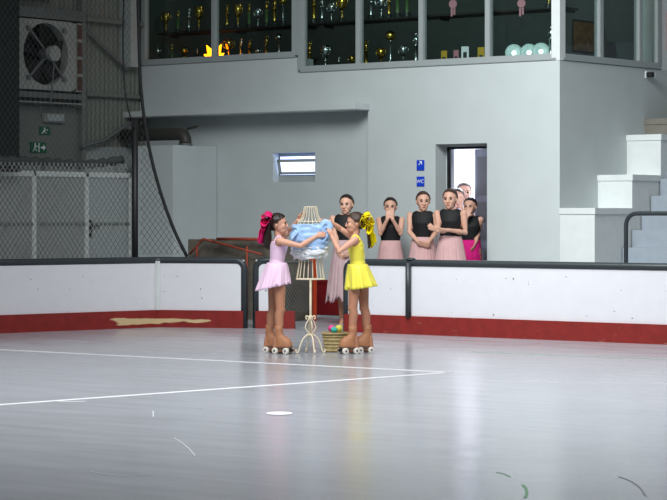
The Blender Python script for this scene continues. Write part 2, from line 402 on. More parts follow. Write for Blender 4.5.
# ================================================================== STAIRS
sx0, sx1 = .522, 2.6
bm = bmesh.new()
for k in range(-5, 13):
    y = .853 + .229 * k; z = 1.142 + .216 * k
    if z > .02: box(bm, (sx0, y, 0), (sx1, y + .231 + (6 if k == 12 else 0), z))
st = link('staircase', bm, M['stair'])
tag(st, 'blue-grey concrete staircase climbing to the right behind the rink barrier', 'stairs')
blocks = [(0.0, .883, ony(575, 208).z), (.883, 1.586, P(615, 175, 29.1).z), (1.586, 2.036, P(640, 135, 29.64).z), (2.036, 3.4, P(655, 119, 30.0).z)]
words4 = ['lowest white stair parapet block, beside the front corner of the building',
          'second white stair parapet block from the bottom, above the lowest one',
          'third white stair parapet block from the bottom, under the brown topped one',
          'topmost stair parapet block, dusty brown, behind the third white one']
for i, (ya, yb_, zt) in enumerate(blocks):
    o = link('parapet_block', bx((0.001, ya + .001, 0), (sx0 - .018, yb_, zt - .07)), M['capbrown'] if i == 3 else M['whitepaint'])
    tag(o, words4[i], 'parapet', 'stepped parapet blocks of the stairs')
    link('capping', bx((.001, ya - .012, zt - .075), (sx0 - .003, yb_, zt)), M['capbrown'] if i == 3 else M['whitepaint'], o)
# handrail hoop in front of the stairs
hr = P(626, 262, 27.1); ztop = P(640, 213.5, 27.1).z
pts = [(hr.x, hr.y, 0), (hr.x, hr.y, ztop - .16)] + [(hr.x + .14 - .14 * math.cos(t), hr.y, ztop - .14 + .14 * math.sin(t)) for t in [R(x) for x in range(10, 91, 16)]] + [(hr.x + 1.6, hr.y, ztop), (hr.x + 1.75, hr.y, ztop - .1), (hr.x + 1.75, hr.y, 0)]
o = link('handrail', tube(pts, .026, 10), M['rail'], smooth=True); tag(o, 'dark bent pipe handrail standing before the stairs', 'handrail')

# ================================================================== RINK BARRIERS
RH = .835
def lerp(a, b, t): return a + (b - a) * t
def barrier(label, base_pts, posts, kick_mat=None, kick_ext=0., left_post=False, right_post=False, seams=()):
    base = [Vector((p.x, p.y, 0)) for p in base_pts]
    root = empty('rink_barrier', base[0], 0, label, 'barrier', 'rink barrier sections')
    nrm = []
    for i in range(len(base)):
        t = (base[min(i + 1, len(base) - 1)] - base[max(i - 1, 0)]).normalized(); nrm.append(Vector((t.y, -t.x, 0)))
    def wallstrip(z0, z1, off, th, pts=base, nn=nrm):
        bm = bmesh.new(); rings = []
        for p, n in zip(pts, nn):
            f = p + n * off; b = p + n * (off - th)
            rings.append([bm.verts.new((q.x, q.y, z)) for q, z in ((f, z0), (f, z1), (b, z1), (b, z0))])
        for r0, r1 in zip(rings, rings[1:]):
            for k in range(4): bm.faces.new((r0[k], r0[(k + 1) % 4], r1[(k + 1) % 4], r1[k]))
        bm.faces.new(rings[0][::-1]); bm.faces.new(rings[-1]); return bm
    kb, kn = list(base), list(nrm)
    if kick_ext: kb.append(base[-1] + (base[-1] - base[-2]).normalized() * kick_ext); kn.append(nrm[-1])
    link('panel', wallstrip(.2, RH - .03, -.03, .03), M['board'], root)
    link('kick_strip', wallstrip(0, .205, .0, .07, kb, kn), kick_mat or M['redkick'], root)
    rail = [p - n * .05 + Vector((0, 0, RH - .042)) for p, n in zip(base, nrm)]
    def post(p, n, zt):
        q = p - n * .04
        return [Vector((q.x, q.y, .0)), Vector((q.x, q.y, zt))]
    path = list(rail)
    if right_post:
        d = (base[-1] - base[-2]).normalized(); e = rail[-1]
        path = rail[:-1] + [e - d * .1] + [e - d * .1 + d * .1 * math.sin(t) + Vector((0, 0, -.1 + .1 * math.cos(t))) for t in [R(x) for x in (18, 36, 54, 72, 90)]] + [Vector((e.x, e.y, .0))]
    if left_post:
        d = (base[1] - base[0]).normalized(); e = rail[0]
        path = [Vector((e.x, e.y, 0))] + [e + d * .1 - d * .1 * math.cos(t) + Vector((0, 0, -.1 + .1 * math.sin(t))) for t in [R(x) for x in (0, 18, 36, 54, 72)]] + [e + d * .1] + path[1:]
    link('top_rail', tube(path, .041, 12), M['rail'], root, smooth=True)
    for k, pt in enumerate(posts):
        q = Vector((pt.x, pt.y, 0))
        # nearest base segment normal
        n = min(zip(base, nrm), key=lambda bn: (bn[0] - q).length)[1]
        pst = link('post', tube([q + n * .002 + Vector((0, 0, .19)), q + n * .002 + Vector((0, 0, RH - .04))], .032, 12), M['rail'], root, smooth=True)
        bm = bmesh.new(); ball(bm, q - n * .05 + Vector((0, 0, RH - .0)), (.06, .05, .02)); link('rail_clamp', bm, M['rail'], pst, smooth=True)
    for pt in seams:
        q = Vector((pt.x, pt.y, 0)); link('seam_strip', bx(q + Vector((-.03, -.03, .205)), q + Vector((.01, .01, RH - .05))), M['whitepaint'], root)
    return root
YB = onz(480, 337.3).y
# left section, rounding the corner of the rink
c0, c1, c2 = onz(-90, 337), onz(158, 327.2), onz(243, 328.4)
lp = [c0, lerp(c0, c1, .5), lerp(c0, c1, .985), c1, lerp(c1, c2, .03), lerp(c1, c2, .5), c2]
nt = M['wornkick'].node_tree; L = nt.links; pb = nt.nodes['Principled BSDF']; old = pb.inputs['Base Color'].links[0].from_socket
bl = barrier('long rink barrier at the left with scraped paint on its red kick strip', lp, [], M['wornkick'], right_post=True, seams=[lerp(c1, c2, .01)])
# the scraped patch: a worn area of its own shape on the kick strip (object coordinates)
kx0 = (onz(112, 326.5) - c0).dot(RX); kx1 = (onz(221, 327) - c0).dot(RX)
tc = nt.nodes.new('ShaderNodeTexCoord'); sp = nt.nodes.new('ShaderNodeSeparateXYZ'); vr = nt.nodes.new('ShaderNodeMapping'); vr.inputs['Rotation'].default_value = (0, 0, -YAW); L.new(tc.outputs['Object'], vr.inputs[0]); L.new(vr.outputs[0], sp.inputs[0])
nz = nt.nodes.new('ShaderNodeTexNoise'); nz.inputs['Scale'].default_value = 5; nz.inputs['Detail'].default_value = 6
mp = nt.nodes.new('ShaderNodeMapping'); mp.inputs['Scale'].default_value = (.5, .5, 3); L.new(tc.outputs['Object'], mp.inputs[0]); L.new(mp.outputs[0], nz.inputs['Vector'])
def nmath(op, a, b=None):
    n = nt.nodes.new('ShaderNodeMath'); n.operation = op
    for i, v in enumerate((a, b)):
        if v is None: continue
        if isinstance(v, (int, float)): n.inputs[i].default_value = v
        else: L.new(v, n.inputs[i])
    return n.outputs[0]
cx_ = (kx0 + kx1) / 2; hw_ = abs(kx1 - kx0) / 2
gx = nmath('SUBTRACT', 1, nmath('POWER', nmath('ABSOLUTE', nmath('DIVIDE', nmath('SUBTRACT', sp.outputs[0], cx_), hw_)), 4))
gz = nmath('SUBTRACT', 1, nmath('ABSOLUTE', nmath('DIVIDE', nmath('SUBTRACT', sp.outputs[2], .075), .06)))
g = nmath('MINIMUM', gx, gz); g = nmath('ADD', nmath('MULTIPLY', g, .35), nz.outputs['Fac'])
r = nt.nodes.new('ShaderNodeMapRange'); r.inputs[1].default_value = .66; r.inputs[2].default_value = .72; L.new(g, r.inputs[0])
mx = nt.nodes.new('ShaderNodeMix'); mx.data_type = 'RGBA'; mx.inputs[7].default_value = (*lin((.78, .68, .52)), 1)
L.new(r.outputs[0], mx.inputs[0]); L.new(old, mx.inputs[6]); L.new(mx.outputs[2], pb.inputs['Base Color'])
# short section behind the girl in pink
m0, m1 = onz(255.3, 328.4), onz(281, 328.6)
barrier('short rink barrier section behind the girl in pink', [m0, lerp(m0, m1, .5), m1], [], kick_ext=.16, left_post=True)
# long section on the right
r0 = Vector((ony(344, 330, YB).x, YB, 0)); r1 = Vector((5.6, YB, 0))
pr = Vector((ony(408.3, 290, YB).x, YB, 0))
barrier('long rink barrier running right from behind the girl in yellow', [r0, lerp(r0, r1, .3), lerp(r0, r1, .6), r1], [pr], left_post=True)

# ================================================================== FLOOR MARKINGS
def strip(pts, wd, z=.002):
    bm = bmesh.new(); vs = []
    pts = [Vector((p.x, p.y, 0)) for p in pts]
    for i, p in enumerate(pts):
        t = (pts[min(i + 1, len(pts) - 1)] - pts[max(i - 1, 0)]).normalized(); n = Vector((-t.y, t.x, 0)) * wd / 2
        vs.append((bm.verts.new(p + n + UP * z), bm.verts.new(p - n + UP * z)))
    for a, b in zip(vs, vs[1:]): bm.faces.new((a[0], b[0], b[1], a[1]))
    e = bmesh.ops.extrude_face_region(bm, geom=bm.faces[:])
    bmesh.ops.translate(bm, vec=(0, 0, -z + .0005), verts=[v for v in e['geom'] if isinstance(v, bmesh.types.BMVert)])
    return bm
cc = onz(450, 372.5)
struct('floor_line', strip([onz(-30, 407), cc], .075), M['line'])
struct('floor_line', strip([onz(-30, 348.3), cc], .085), M['line'])
struct('floor_line', strip([onz(474, 352.3), onz(560, 355.5), onz(700, 360.5)], .05), mat('faded_green_line', (150, 176, 164), .5, var=.1))
struct('floor_line', strip([onz(50, 401), onz(70, 401.8), onz(86, 401.5)], .035, .0025), M['line'])
bm = bmesh.new(); pc = onz(279.5, 413.6); bmesh.ops.create_circle(bm, cap_ends=True, segments=28, radius=1, matrix=Matrix.Translation((pc.x, pc.y, .003)) @ Matrix.Rotation(YAW, 4, 'Z') @ Matrix.Diagonal((.088, .13, 1, 1)))
struct('floor_spot', bm, M['line'])
for pts in ([(174, 438), (183, 444), (190, 450), (195, 456)], [(153, 411), (153.3, 414), (153, 417)], [(183, 407), (193, 408), (203, 408.5)], [(14, 391), (22, 390)], [(90, 472), (120, 476), (150, 475)]):
    struct('floor_scratch', strip(spline([onz(a, b) for a, b in pts], 5), .009), M['scratch'])
for pts, wd, m_ in (([(523, 485), (526, 489), (526.5, 494), (525, 498)], .016, 'greenmark'), ([(497, 472.5), (504, 474), (510, 477)], .01, 'greenmark'), ([(619, 477), (630, 481), (640, 488), (645, 496)], .009, 'darkmark')):
    struct('floor_scratch', strip(spline([onz(a, b) for a, b in pts], 5), wd), M[m_])

# ================================================================== LEFT SIDE: fan, partition, signs, nets
def wallpt(px, py, out=0.): return onx(px, py, LX + out)
# --- exhaust fan
fc = wallpt(46, 54, .16); fr_ = .42
fy0, fy1 = wallpt(14, 54, .16).y, wallpt(76, 54, .16).y; fz0, fz1 = wallpt(46, 90, .16).z, wallpt(46, 20, .16).z
fan = empty('exhaust_fan', (LX, fc.y, fz0), 0, 'large round exhaust fan set in a white housing high on the corrugated wall', 'fan')
bm = bmesh.new(); n = 48; ring = []
for k in range(n):
    t = 2 * math.pi * k / n; cy, cz = math.cos(t), math.sin(t)
    sc = min((fy1 - fc.y) / cy if cy > 1e-6 else ((fy0 - fc.y) / cy if cy < -1e-6 else 9), (fz1 - fc.z) / cz if cz > 1e-6 else ((fz0 - fc.z) / cz if cz < -1e-6 else 9))
    ring.append([bm.verts.new((LX + .16, fc.y + fr_ * cy, fc.z + fr_ * cz)), bm.verts.new((LX + .16, fc.y + sc * cy, fc.z + sc * cz)),
                 bm.verts.new((LX + .0, fc.y + sc * cy, fc.z + sc * cz)), bm.verts.new((LX + .0, fc.y + fr_ * cy, fc.z + fr_ * cz))])
for k in range(n):
    a, b = ring[k], ring[(k + 1) % n]
    for j in range(4): bm.faces.new((a[j], a[(j + 1) % 4], b[(j + 1) % 4], b[j]))
link('housing', bm, M['fanwhite'], fan)
bm = bmesh.new(); cyl(bm, (LX + .005, fc.y, fc.z), (LX + .03, fc.y, fc.z), fr_, 40); link('back_plate', bm, M['fandark'], fan)
for k in range(5):
    bm = bmesh.new(); box(bm, (-.008, -.1, .05), (.008, .1, fr_ - .03))
    bmesh.ops.rotate(bm, verts=bm.verts, cent=(0, 0, 0), matrix=Matrix.Rotation(R(k * 72), 3, 'X') @ Matrix.Rotation(R(28), 3, 'Z'))
    bmesh.ops.translate(bm, verts=bm.verts, vec=(LX + .09, fc.y, fc.z)); link('blade', bm, M['black'], fan)
bm = bmesh.new()
mc = wallpt(59, 53.5, .3)
cyl(bm, (LX + .03, fc.y, fc.z), (LX + .26, fc.y, fc.z), .085, 20); link('motor', bm, M['greymetal'], fan, smooth=False)
bm = bmesh.new(); cyl(bm, (LX + .26, fc.y, fc.z), (LX + .34, fc.y, fc.z), .105, 20); link('motor_cap', bm, M['fanwhite'], fan)
for k in range(4):
    t = R(45 + 90 * k); e = Vector((LX + .17, fc.y + math.cos(t) * (fr_ + .05), fc.z + math.sin(t) * (fr_ + .05)))
    if k: link('spoke', tube([Vector((LX + .2, fc.y, fc.z)), e], .018, 8), M['greymetal'], fan)
    bm = bmesh.new(); box(bm, e - Vector((.02, .035, .03)), e + Vector((.02, .035, .03)), .006); link('bracket', bm, M['greymetal'], fan)
ly0, ly1 = wallpt(77, 54, .14).y, wallpt(83, 54, .14).y
lv = empty('louver_column', (LX, ly0, fz0), 0, 'narrow column of four rust-brown louver squares beside the fan', 'louver')
link('surround', bx((LX, ly0, fz0), (LX + .13, ly1, fz1)), M['fanwhite'], lv)
for k in range(4):
    za = lerp(fz0, fz1, (k + .08) / 4); zb = lerp(fz0, fz1, (k + .9) / 4)
    bm = bmesh.new()
    for j in range(4): box(bm, (LX + .12, ly0 + .02, lerp(za, zb, j / 4)), (LX + .15, ly1 - .02, lerp(za, zb, j / 4 + .18)))
    box(bm, (LX + .11, ly0 + .015, za), (LX + .135, ly1 - .015, zb))
    link('louver', bm, M['louver'], lv)
bm = bmesh.new(); a = wallpt(20, 90, .16); b = wallpt(83, 100, .16); box(bm, (LX, a.y - 1, b.z), (LX + .14, b.y, a.z - .01))
o = link('metal_sheet', bm, M['greymetal']); tag(o, 'flat grey metal panel under the exhaust fan', 'panel')
bm = bmesh.new(); a = wallpt(20, 101, .2); b = wallpt(83, 104.5, .2); box(bm, (LX, a.y - 1, b.z), (LX + .22, b.y, a.z), .008)
o = link('ledge', bm, M['fanwhite']); tag(o, 'thin white ledge under the grey panel of the fan', 'ledge')
o = link('cable', tube([Vector((LX + .3, fc.y + .02, fc.z - .08)), Vector((LX + .26, fc.y + .01, fz0)), Vector((LX + .25, fc.y, wallpt(50, 104, .22).z))], .01, 6), M['greymetal']); tag(o, 'thin cable hanging down from the fan motor', 'cable')
# flat lower sheet of the wall
struct('trim_7', bx((LX - .1, -9, 0), (LX + .03, wallpt(83, 150, .03).y, wallpt(40, 106, .03).z)), M['corrtrim'])
struct('trim_8', bx((LX - .1, wallpt(83, 150, .03).y, 0), (LX + .03, 0, wallpt(110, 147, .03).z)), M['walldark'])
bm = bmesh.new(); loft(bm, [lw(81, 147, .14), lw(103, 141, .14), lw(130, 123, .14)], .03, n=8); struct('trim_9', bm, M['greymetal'])
# emergency lamp and signs
a, b = wallpt(45, 122, .1), wallpt(65, 114, .1)
t = empty('emergency_lamp', (LX + .03, a.y, a.z), 0, 'grey box lamp above the green signs on the side wall', 'lamp')
link('body', bx((LX + .03, a.y, a.z), (LX + .1, b.y, b.z), .01), M['fanwhite'], t)
link('diffuser', bx((LX + .1, a.y + .03, a.z + .015), (LX + .115, b.y - .03, b.z - .015), .005), M['frame'], t)
def exit_sign(px0, py0, px1, py1, label, wide):
    a, b = wallpt(px0, py1, .05), wallpt(px1, py0, .05); X = LX + .05
    t = empty('exit_sign', (LX + .03, a.y, a.z), 0, label, 'sign')
    link('board', bx((LX + .03, a.y, a.z), (X, b.y, b.z), .004), M['green'], t)
    W = b.y - a.y; H = b.z - a.z
    def B(bm, u0, v0, u1, v1): box(bm, (X, a.y + W * u0, a.z + H * v0), (X + .006, a.y + W * u1, a.z + H * v1))
    def Q(bm, pts):
        vs = [bm.verts.new((X + .006, a.y + W * u, a.z + H * v)) for u, v in pts]; bm.faces.new(vs)
        bmesh.ops.translate(bm, verts=[v for v in bmesh.ops.extrude_face_region(bm, geom=[bm.faces[-1]] if False else list({f for v in vs for f in v.link_faces}))['geom'] if isinstance(v, bmesh.types.BMVert)], vec=(-.006, 0, 0))
    bm = bmesh.new(); u = .1
    ww = .34 if wide else .7
    # running figure, door frame, arrow
    ball(bm, (X + .004, a.y + W * (u + ww * .45), a.z + H * .82), (.004, H * .09, H * .09), u=10, v=6)
    Q(bm, [(u + ww * .3, .35), (u + ww * .5, .35), (u + ww * .58, .7), (u + ww * .38, .7)])
    Q(bm, [(u, .1), (u + ww * .12, .1), (u + ww * .45, .38), (u + ww * .3, .4)])
    Q(bm, [(u + ww * .4, .4), (u + ww * .5, .34), (u + ww * .8, .22), (u + ww * .72, .14)])
    Q(bm, [(u + ww * .5, .66), (u + ww * .56, .56), (u + ww * .9, .56), (u + ww * .9, .66)])
    link('running_figure', bm, M['white'], t)
    if wide:
        bm = bmesh.new(); B(bm, .62, .42, .8, .58); Q(bm, [(.8, .2), (.94, .5), (.8, .8)]); link('arrow', bm, M['white'], t)
        bm = bmesh.new(); B(bm, .48, .08, .53, .92); link('door_pictogram', bm, M['white'], t)
exit_sign(31, 142.5, 46.5, 152.5, 'wide green exit sign, lower of the two under the grey lamp', True)
exit_sign(40, 127, 50.5, 134.5, 'small green exit sign between the grey lamp and the wider sign', False)
# dark green hanging panel at the far left
a, b = onx(20, 170, LX + .75), onx(-40, 0, LX + .75)
t = empty('hanging_panel', (a.x, a.y, a.z), 0, 'tall dark green panel hanging at the left edge over the white partition', 'panel')
link('board', bx((a.x - .06, a.y - 1.6, a.z), (a.x, a.y, 6.0), .01), M['darkgreen'], t)
link('bottom_rail', bx((a.x - .075, a.y - 1.6, a.z - .03), (a.x + .015, a.y + .005, a.z + .03), .008), M['black'], t)

# --- white partition with a door
PX = LX + .5
zt = onx(80, 172, PX).z; zm = onx(80, 224, PX).z
yv = [onx(p, 200, PX).y for p in (-14, 33.5, 86, 130)]
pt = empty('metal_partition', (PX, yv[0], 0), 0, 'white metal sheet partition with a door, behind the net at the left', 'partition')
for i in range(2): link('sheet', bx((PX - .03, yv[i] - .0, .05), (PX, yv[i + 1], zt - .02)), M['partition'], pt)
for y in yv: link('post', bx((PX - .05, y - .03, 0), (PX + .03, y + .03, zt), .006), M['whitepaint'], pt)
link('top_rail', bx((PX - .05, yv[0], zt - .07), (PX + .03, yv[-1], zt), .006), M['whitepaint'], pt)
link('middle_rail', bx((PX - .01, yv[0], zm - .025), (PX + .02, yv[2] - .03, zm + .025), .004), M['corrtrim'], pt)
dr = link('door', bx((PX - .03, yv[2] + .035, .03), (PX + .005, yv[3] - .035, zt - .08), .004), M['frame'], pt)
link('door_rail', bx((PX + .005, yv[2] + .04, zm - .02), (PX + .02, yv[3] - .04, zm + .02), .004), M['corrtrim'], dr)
hp = onx(91, 229, PX + .02); bm = bmesh.new(); box(bm, (PX + .005, hp.y - .03, hp.z - .12), (PX + .02, hp.y + .03, hp.z + .12), .004); box(bm, (PX + .02, hp.y - .012, hp.z + .03), (PX + .06, hp.y + .012, hp.z + .055)); box(bm, (PX + .045, hp.y - .012, hp.z + .03), (PX + .06, hp.y + .13, hp.z + .055)); link('handle', bm, M['black'], dr)

# --- block with the duct on top
xb = ony(217, 200, .12).x; yf = onx(173, 200, xb).y; zb = onx(173, 145, xb).z
o = link('service_box', bx((LX + .6, yf, 0), (xb, .11, zb), .004), M['wall']); tag(o, 'grey boxed-in enclosure standing in the corner below the dark duct', 'enclosure')
yq = yf + .35
dq0, dq1 = ony(119, 134, yq), ony(180, 134, yq); zc = dq1.z
pts = [(LX + .1, yq, zc), (dq1.x, yq, zc)] + [(dq1.x + .1 * math.sin(t_), yq, zc - .1 + .1 * math.cos(t_)) for t_ in [R(v) for v in (20, 45, 70, 90)]] + [(dq1.x + .1, yq, zb + .002)]
dt = link('duct', tube(pts, .085, 16), M['duct'], smooth=True); tag(dt, 'dark round duct bending down into the grey enclosure', 'duct')
link('flange', tube([(dq1.x + .1, yq, zb + .002), (dq1.x + .1, yq, zb + .03)], .1, 16), M['greymetal'], dt)
a = ony(187, 129, yq - .05); b = ony(198, 126, yq - .05); o = link('pipe_stub', tube([a, b], .018, 8), M['duct'], dt)

# --- posts and nets behind the left barrier
back = (c1 - c0).normalized(); back = Vector((-back.y, back.x, 0))
npost = onz(135, 327.6) + back * .28; npost.z = 0
n0 = c0 + back * .28
dirn = (npost - n0).normalized()
k_ = ray(135, 300); t_ = [[k_.x, -dirn.x], [k_.y, -dirn.y]]; q_ = n0 - CAM
npost = n0 + dirn * float(np.linalg.solve(np.array(t_), np.array([q_.x, q_.y]))[1]); npost.z = 0
nd = (npost - CAM).dot(FW)
zpt = P(135, 60, nd).z
o = empty('net_post', (npost.x, npost.y, 0), 0, 'tall dark post carrying the nets behind the left rink barrier', 'post')
link('shaft', tube([(npost.x, npost.y, 0), (npost.x, npost.y, P(135, 119, nd).z)], .038, 12), M['black'], o, smooth=True)
bm = bmesh.new(); cyl(bm, (npost.x, npost.y, .0), (npost.x, npost.y, .012), .1, 16); link('base_plate', bm, M['black'], o)
def net(org, d, poly, cell, r, inside=None):
    """diamond mesh of cords in the vertical plane through org along d; poly = bounds (s0, s1, z0, z1)"""
    s0, s1, z0, z1 = poly; bm = bmesh.new(); W = s1 - s0; H = z1 - z0; nrm_ = Vector((-d.y, d.x, 0))
    for fam in (1, -1):
        k = -H
        while k < W + H:
            segs = []; cur = None; N = int(math.hypot(H, H) / .08)
            # line: s = s0 + k + fam*(z - z0)
            for i in range(N + 1):
                z = z0 + H * i / N; s = s0 + k + (z - z0) * .75 * fam + (H * .0)
                ok = s0 <= s <= s1 and (inside is None or inside(s, z))
                p = org + d * s + UP * z
                if ok:
                    if cur is None: cur = [p, p]
                    cur[1] = p
                elif cur is not None: segs.append(cur); cur = None
            if cur is not None: segs.append(cur)
            for a, b in segs:
                if (b - a).length > .05:
                    a = a + nrm_ * .002 * fam; b = b + nrm_ * .002 * fam
                    loft(bm, [a, b], r, side=nrm_, n=3)
            k += cell
    return bm
Lw = (npost - n0).dot(dirn)
zlow = .8; zmid = P(70, 163, nd - .6).z
o = link('net', net(n0, dirn, (0, Lw - .04, zlow, 4.9), .07, .0024), M['netdark']); tag(o, 'large dark protective net hanging above the left rink barrier', 'net')
n0b = n0 + back * .12
o = link('fence_mesh', net(n0b, dirn, (0, Lw - .02, .1, zmid), .062, .0034), M['net']); tag(o, 'pale diamond mesh fence in front of the white partition', 'fence')
# rolled net sagging along the top of the mesh fence
bm = bmesh.new(); pts = []; rad = []
sA = 0.0
for i in range(61):
    s = lerp(sA, Lw - .05, i / 60); sag = .05 * math.sin(i / 60 * math.pi * 1.0) + .04 * math.sin(i / 60 * 9)
    pts.append(n0b + dirn * s + back * .08 + UP * (zmid + .03 - sag + .10 * max(0, i / 60 - .55))); rad.append(.05 + .014 * math.sin(i * 2.1))
loft(bm, pts, rad, n=10)
o = link('rolled_net', bm, M['netdark'], smooth=True); tag(o, 'rolled up dark net sagging along the top of the pale mesh fence', 'net')
# right hand net, drawn in by its black edge rope
rd = (c2 - c1).normalized(); rpts = [(137.5, -20), (139, 40), (141, 90), (146, 130), (153, 165), (163, 200), (175, 232), (187, 256.5)]
rb = Vector((-rd.y, rd.x, 0)); 
def onplane(px, py):
    rr = ray(px, py); return CAM + rr * ((npost - CAM).dot(rb) / rr.dot(rb))
rp = [onplane(*p) for p in rpts]
edge = [((p - npost).dot(rd), p.z) for p in rp]
def inside_r(s, z):
    for (sa, za), (sb, zb_) in zip(edge, edge[1:]):
        if zb_ <= z <= za: return s < lerp(sa, sb, (za - z) / (za - zb_))
    return False
o = link('net', net(npost, rd, (.05, 1.0, zlow, 4.3), .07, .003, inside_r), M['netdark']); tag(o, 'triangular dark net drawn in by a black rope beside the tall post', 'net')
o = link('rope', tube(spline(rp, 6), .02, 8), M['rope'], smooth=True); tag(o, 'black edge rope of the net curving down to the barrier top', 'rope')
rp2 = [P(px, py, nd - .05) for px, py in ((124, -10), (123, 40), (124, 80), (127, 104), (134, 128))]
o = link('rope', tube(spline(rp2, 6), .01, 6), M['rope'], smooth=True); tag(o, 'thin black cord hanging down left of the tall post', 'rope')

# ================================================================== BEHIND THE OPENING
yw = -1.75
ax, bx_ = ony(189, 250, yw).x, ony(292, 250, yw).x; zt2 = ony(230, 240, yw).z
bm = bmesh.new(); box(bm, (ax, yw, 0), (bx_, yw + .35, zt2))
bmesh.ops.subdivide_edges(bm, edges=bm.edges[:], cuts=12, use_grid_fill=True)
for v in bm.verts: v.co += Vector((noise.noise(v.co * 4), noise.noise(v.co * 4 + Vector((5, 0, 0))), noise.noise(v.co * 5 + Vector((0, 9, 0))))) * .03 if v.co.z > .02 else Vector((0, 0, 0))
o = link('rubble_wall', bm, M['conc']); tag(o, 'low rough brown rubble wall behind the gap in the barrier', 'wall')
yr = yw - .12
rr_ = empty('red_railing', ony(230, 300, yr) * 1.0, 0, 'rusty red pipe railing leaning along the low rubble wall', 'railing')
rr_.location.z = 0
def rpx(*pp): return [ony(a, b, yr) for a, b in pp]
link('rail', tube(rpx((217, 239), (240, 239), (264, 239.2)), .019, 10), M['oxide'], rr_, smooth=True)
link('rail', tube(rpx((203, 239), (232, 246.5), (262, 254.5)), .013, 10), M['oxide'], rr_, smooth=True)
link('strut', tube(rpx((190, 254), (198, 245), (203, 239), (212, 241)), .014, 10), M['oxide'], rr_, smooth=True)
for p in (197, 247): q = ony(p, 245, yr); link('leg', tube([(q.x, q.y, 0), (q.x, q.y, ony(p, 240 if p > 290 else 246, yr).z)], .013, 8), M['oxide'], rr_, smooth=True)
# chain-link gate
ga, gb = P(283, 322, 28.4), P(311, 322, 28.75); ga.z = gb.z = 0; gd = (gb - ga).normalized(); GW = (gb - ga).length
zg = P(300, 262, 28.5).z
gt = empty('mesh_gate', ga, 0, 'grey chain-link gate panel behind the gap in the barrier', 'gate')
link('mesh', net(ga, gd, (0, GW, .12, zg), .05, .004), M['greymetal'], gt)
for s in (0, GW): q = ga + gd * s; link('upright', tube([q, q + UP * zg], .016, 8), M['greymetal'], gt)
link('top_bar', tube([ga + UP * zg, gb + UP * zg], .016, 8), M['greymetal'], gt)
link('foot_bar', bx((min(ga.x, gb.x) - .02, min(ga.y, gb.y) + .05, 0.0), (max(ga.x, gb.x), min(ga.y, gb.y) + .14, .09), .005), M['frame'], gt)
q = P(313, 321, 28.9); zt3 = P(313, 256, 28.9).z
bm = bmesh.new(); box(bm, (q.x - .036, q.y - .036, 0), (q.x + .036, q.y + .036, zt3), .006)
po = link('gate_post', bm, M['orange']); tag(po, 'bright orange-red square post behind the wire dress form', 'post')
link('cap', bx((q.x - .045, q.y - .045, zt3), (q.x + .045, q.y + .045, zt3 + .015), .004), M['orange'], po)
ba, bb = ony(316.5, 300, -.5).x, ony(362, 300, -.5).x
t = empty('red_board', ((ba + bb) / 2, -.5, 0), 0, 'dark red low board leaning before the back wall behind the mannequin stand', 'board')
link('sheet', bx((ba, -.5, .02), (bb, -.46, ony(330, 281, -.5).z), .005), M['darkred'], t)
link('edge_batten', bx((ba, -.515, ony(330, 283, -.5).z), (bb, -.455, ony(330, 280, -.5).z), .004), M['darkred'], t)

# signs beside the doorway
for (ya, yb2, lab, wc) in ((160, 170.6, 'small blue square sign with a white arrow, upper of two on the wall', 0), (176.5, 186.5, 'small blue WC sign, lower of two on the wall beside the doorway', 1)):
    a, b = ony(417, yb2), ony(424.6, ya)
    t = empty('wall_sign', (a.x, 0, a.z), 0, lab, 'sign')
    link('board', bx((a.x, -.012, a.z), (b.x, -.001, b.z), .003), M['blue'], t)
    W, H = b.x - a.x, b.z - a.z
    if wc:
        cu = bpy.data.curves.new('lettering', 'FONT'); cu.body = 'WC'; cu.size = H * .52; cu.align_x = 'CENTER'; cu.align_y = 'CENTER'; cu.extrude = .001
        tc_ = bpy.data.objects.new('text', cu); C.objects.link(tc_); lm_ = bpy.data.meshes.new_from_object(tc_.evaluated_get(bpy.context.evaluated_depsgraph_get())); bpy.data.objects.remove(tc_); lm_.materials.clear(); lm_.materials.append(M['white']); tt = bpy.data.objects.new('lettering', lm_); C.objects.link(tt); tt.parent = t
        tt.location = (W / 2, -.0135, H / 2); tt.rotation_euler = (R(90), 0, 0)
    else:
        bm = bmesh.new()
        def T3(pp):
            vs = [bm.verts.new((a.x + W * u, -.014, a.z + H * v)) for u, v in pp]; f = bm.faces.new(vs)
            e = bmesh.ops.extrude_face_region(bm, geom=[f]); bmesh.ops.translate(bm, verts=[v for v in e['geom'] if isinstance(v, bmesh.types.BMVert)], vec=(0, .0025, 0))
        T3([(.35, .9), (.72, .9), (.72, .55)]); T3([(.5, .78), (.58, .86), (.36, .5), (.28, .58)][::-1])
        link('arrow', bm, M['white'], t)

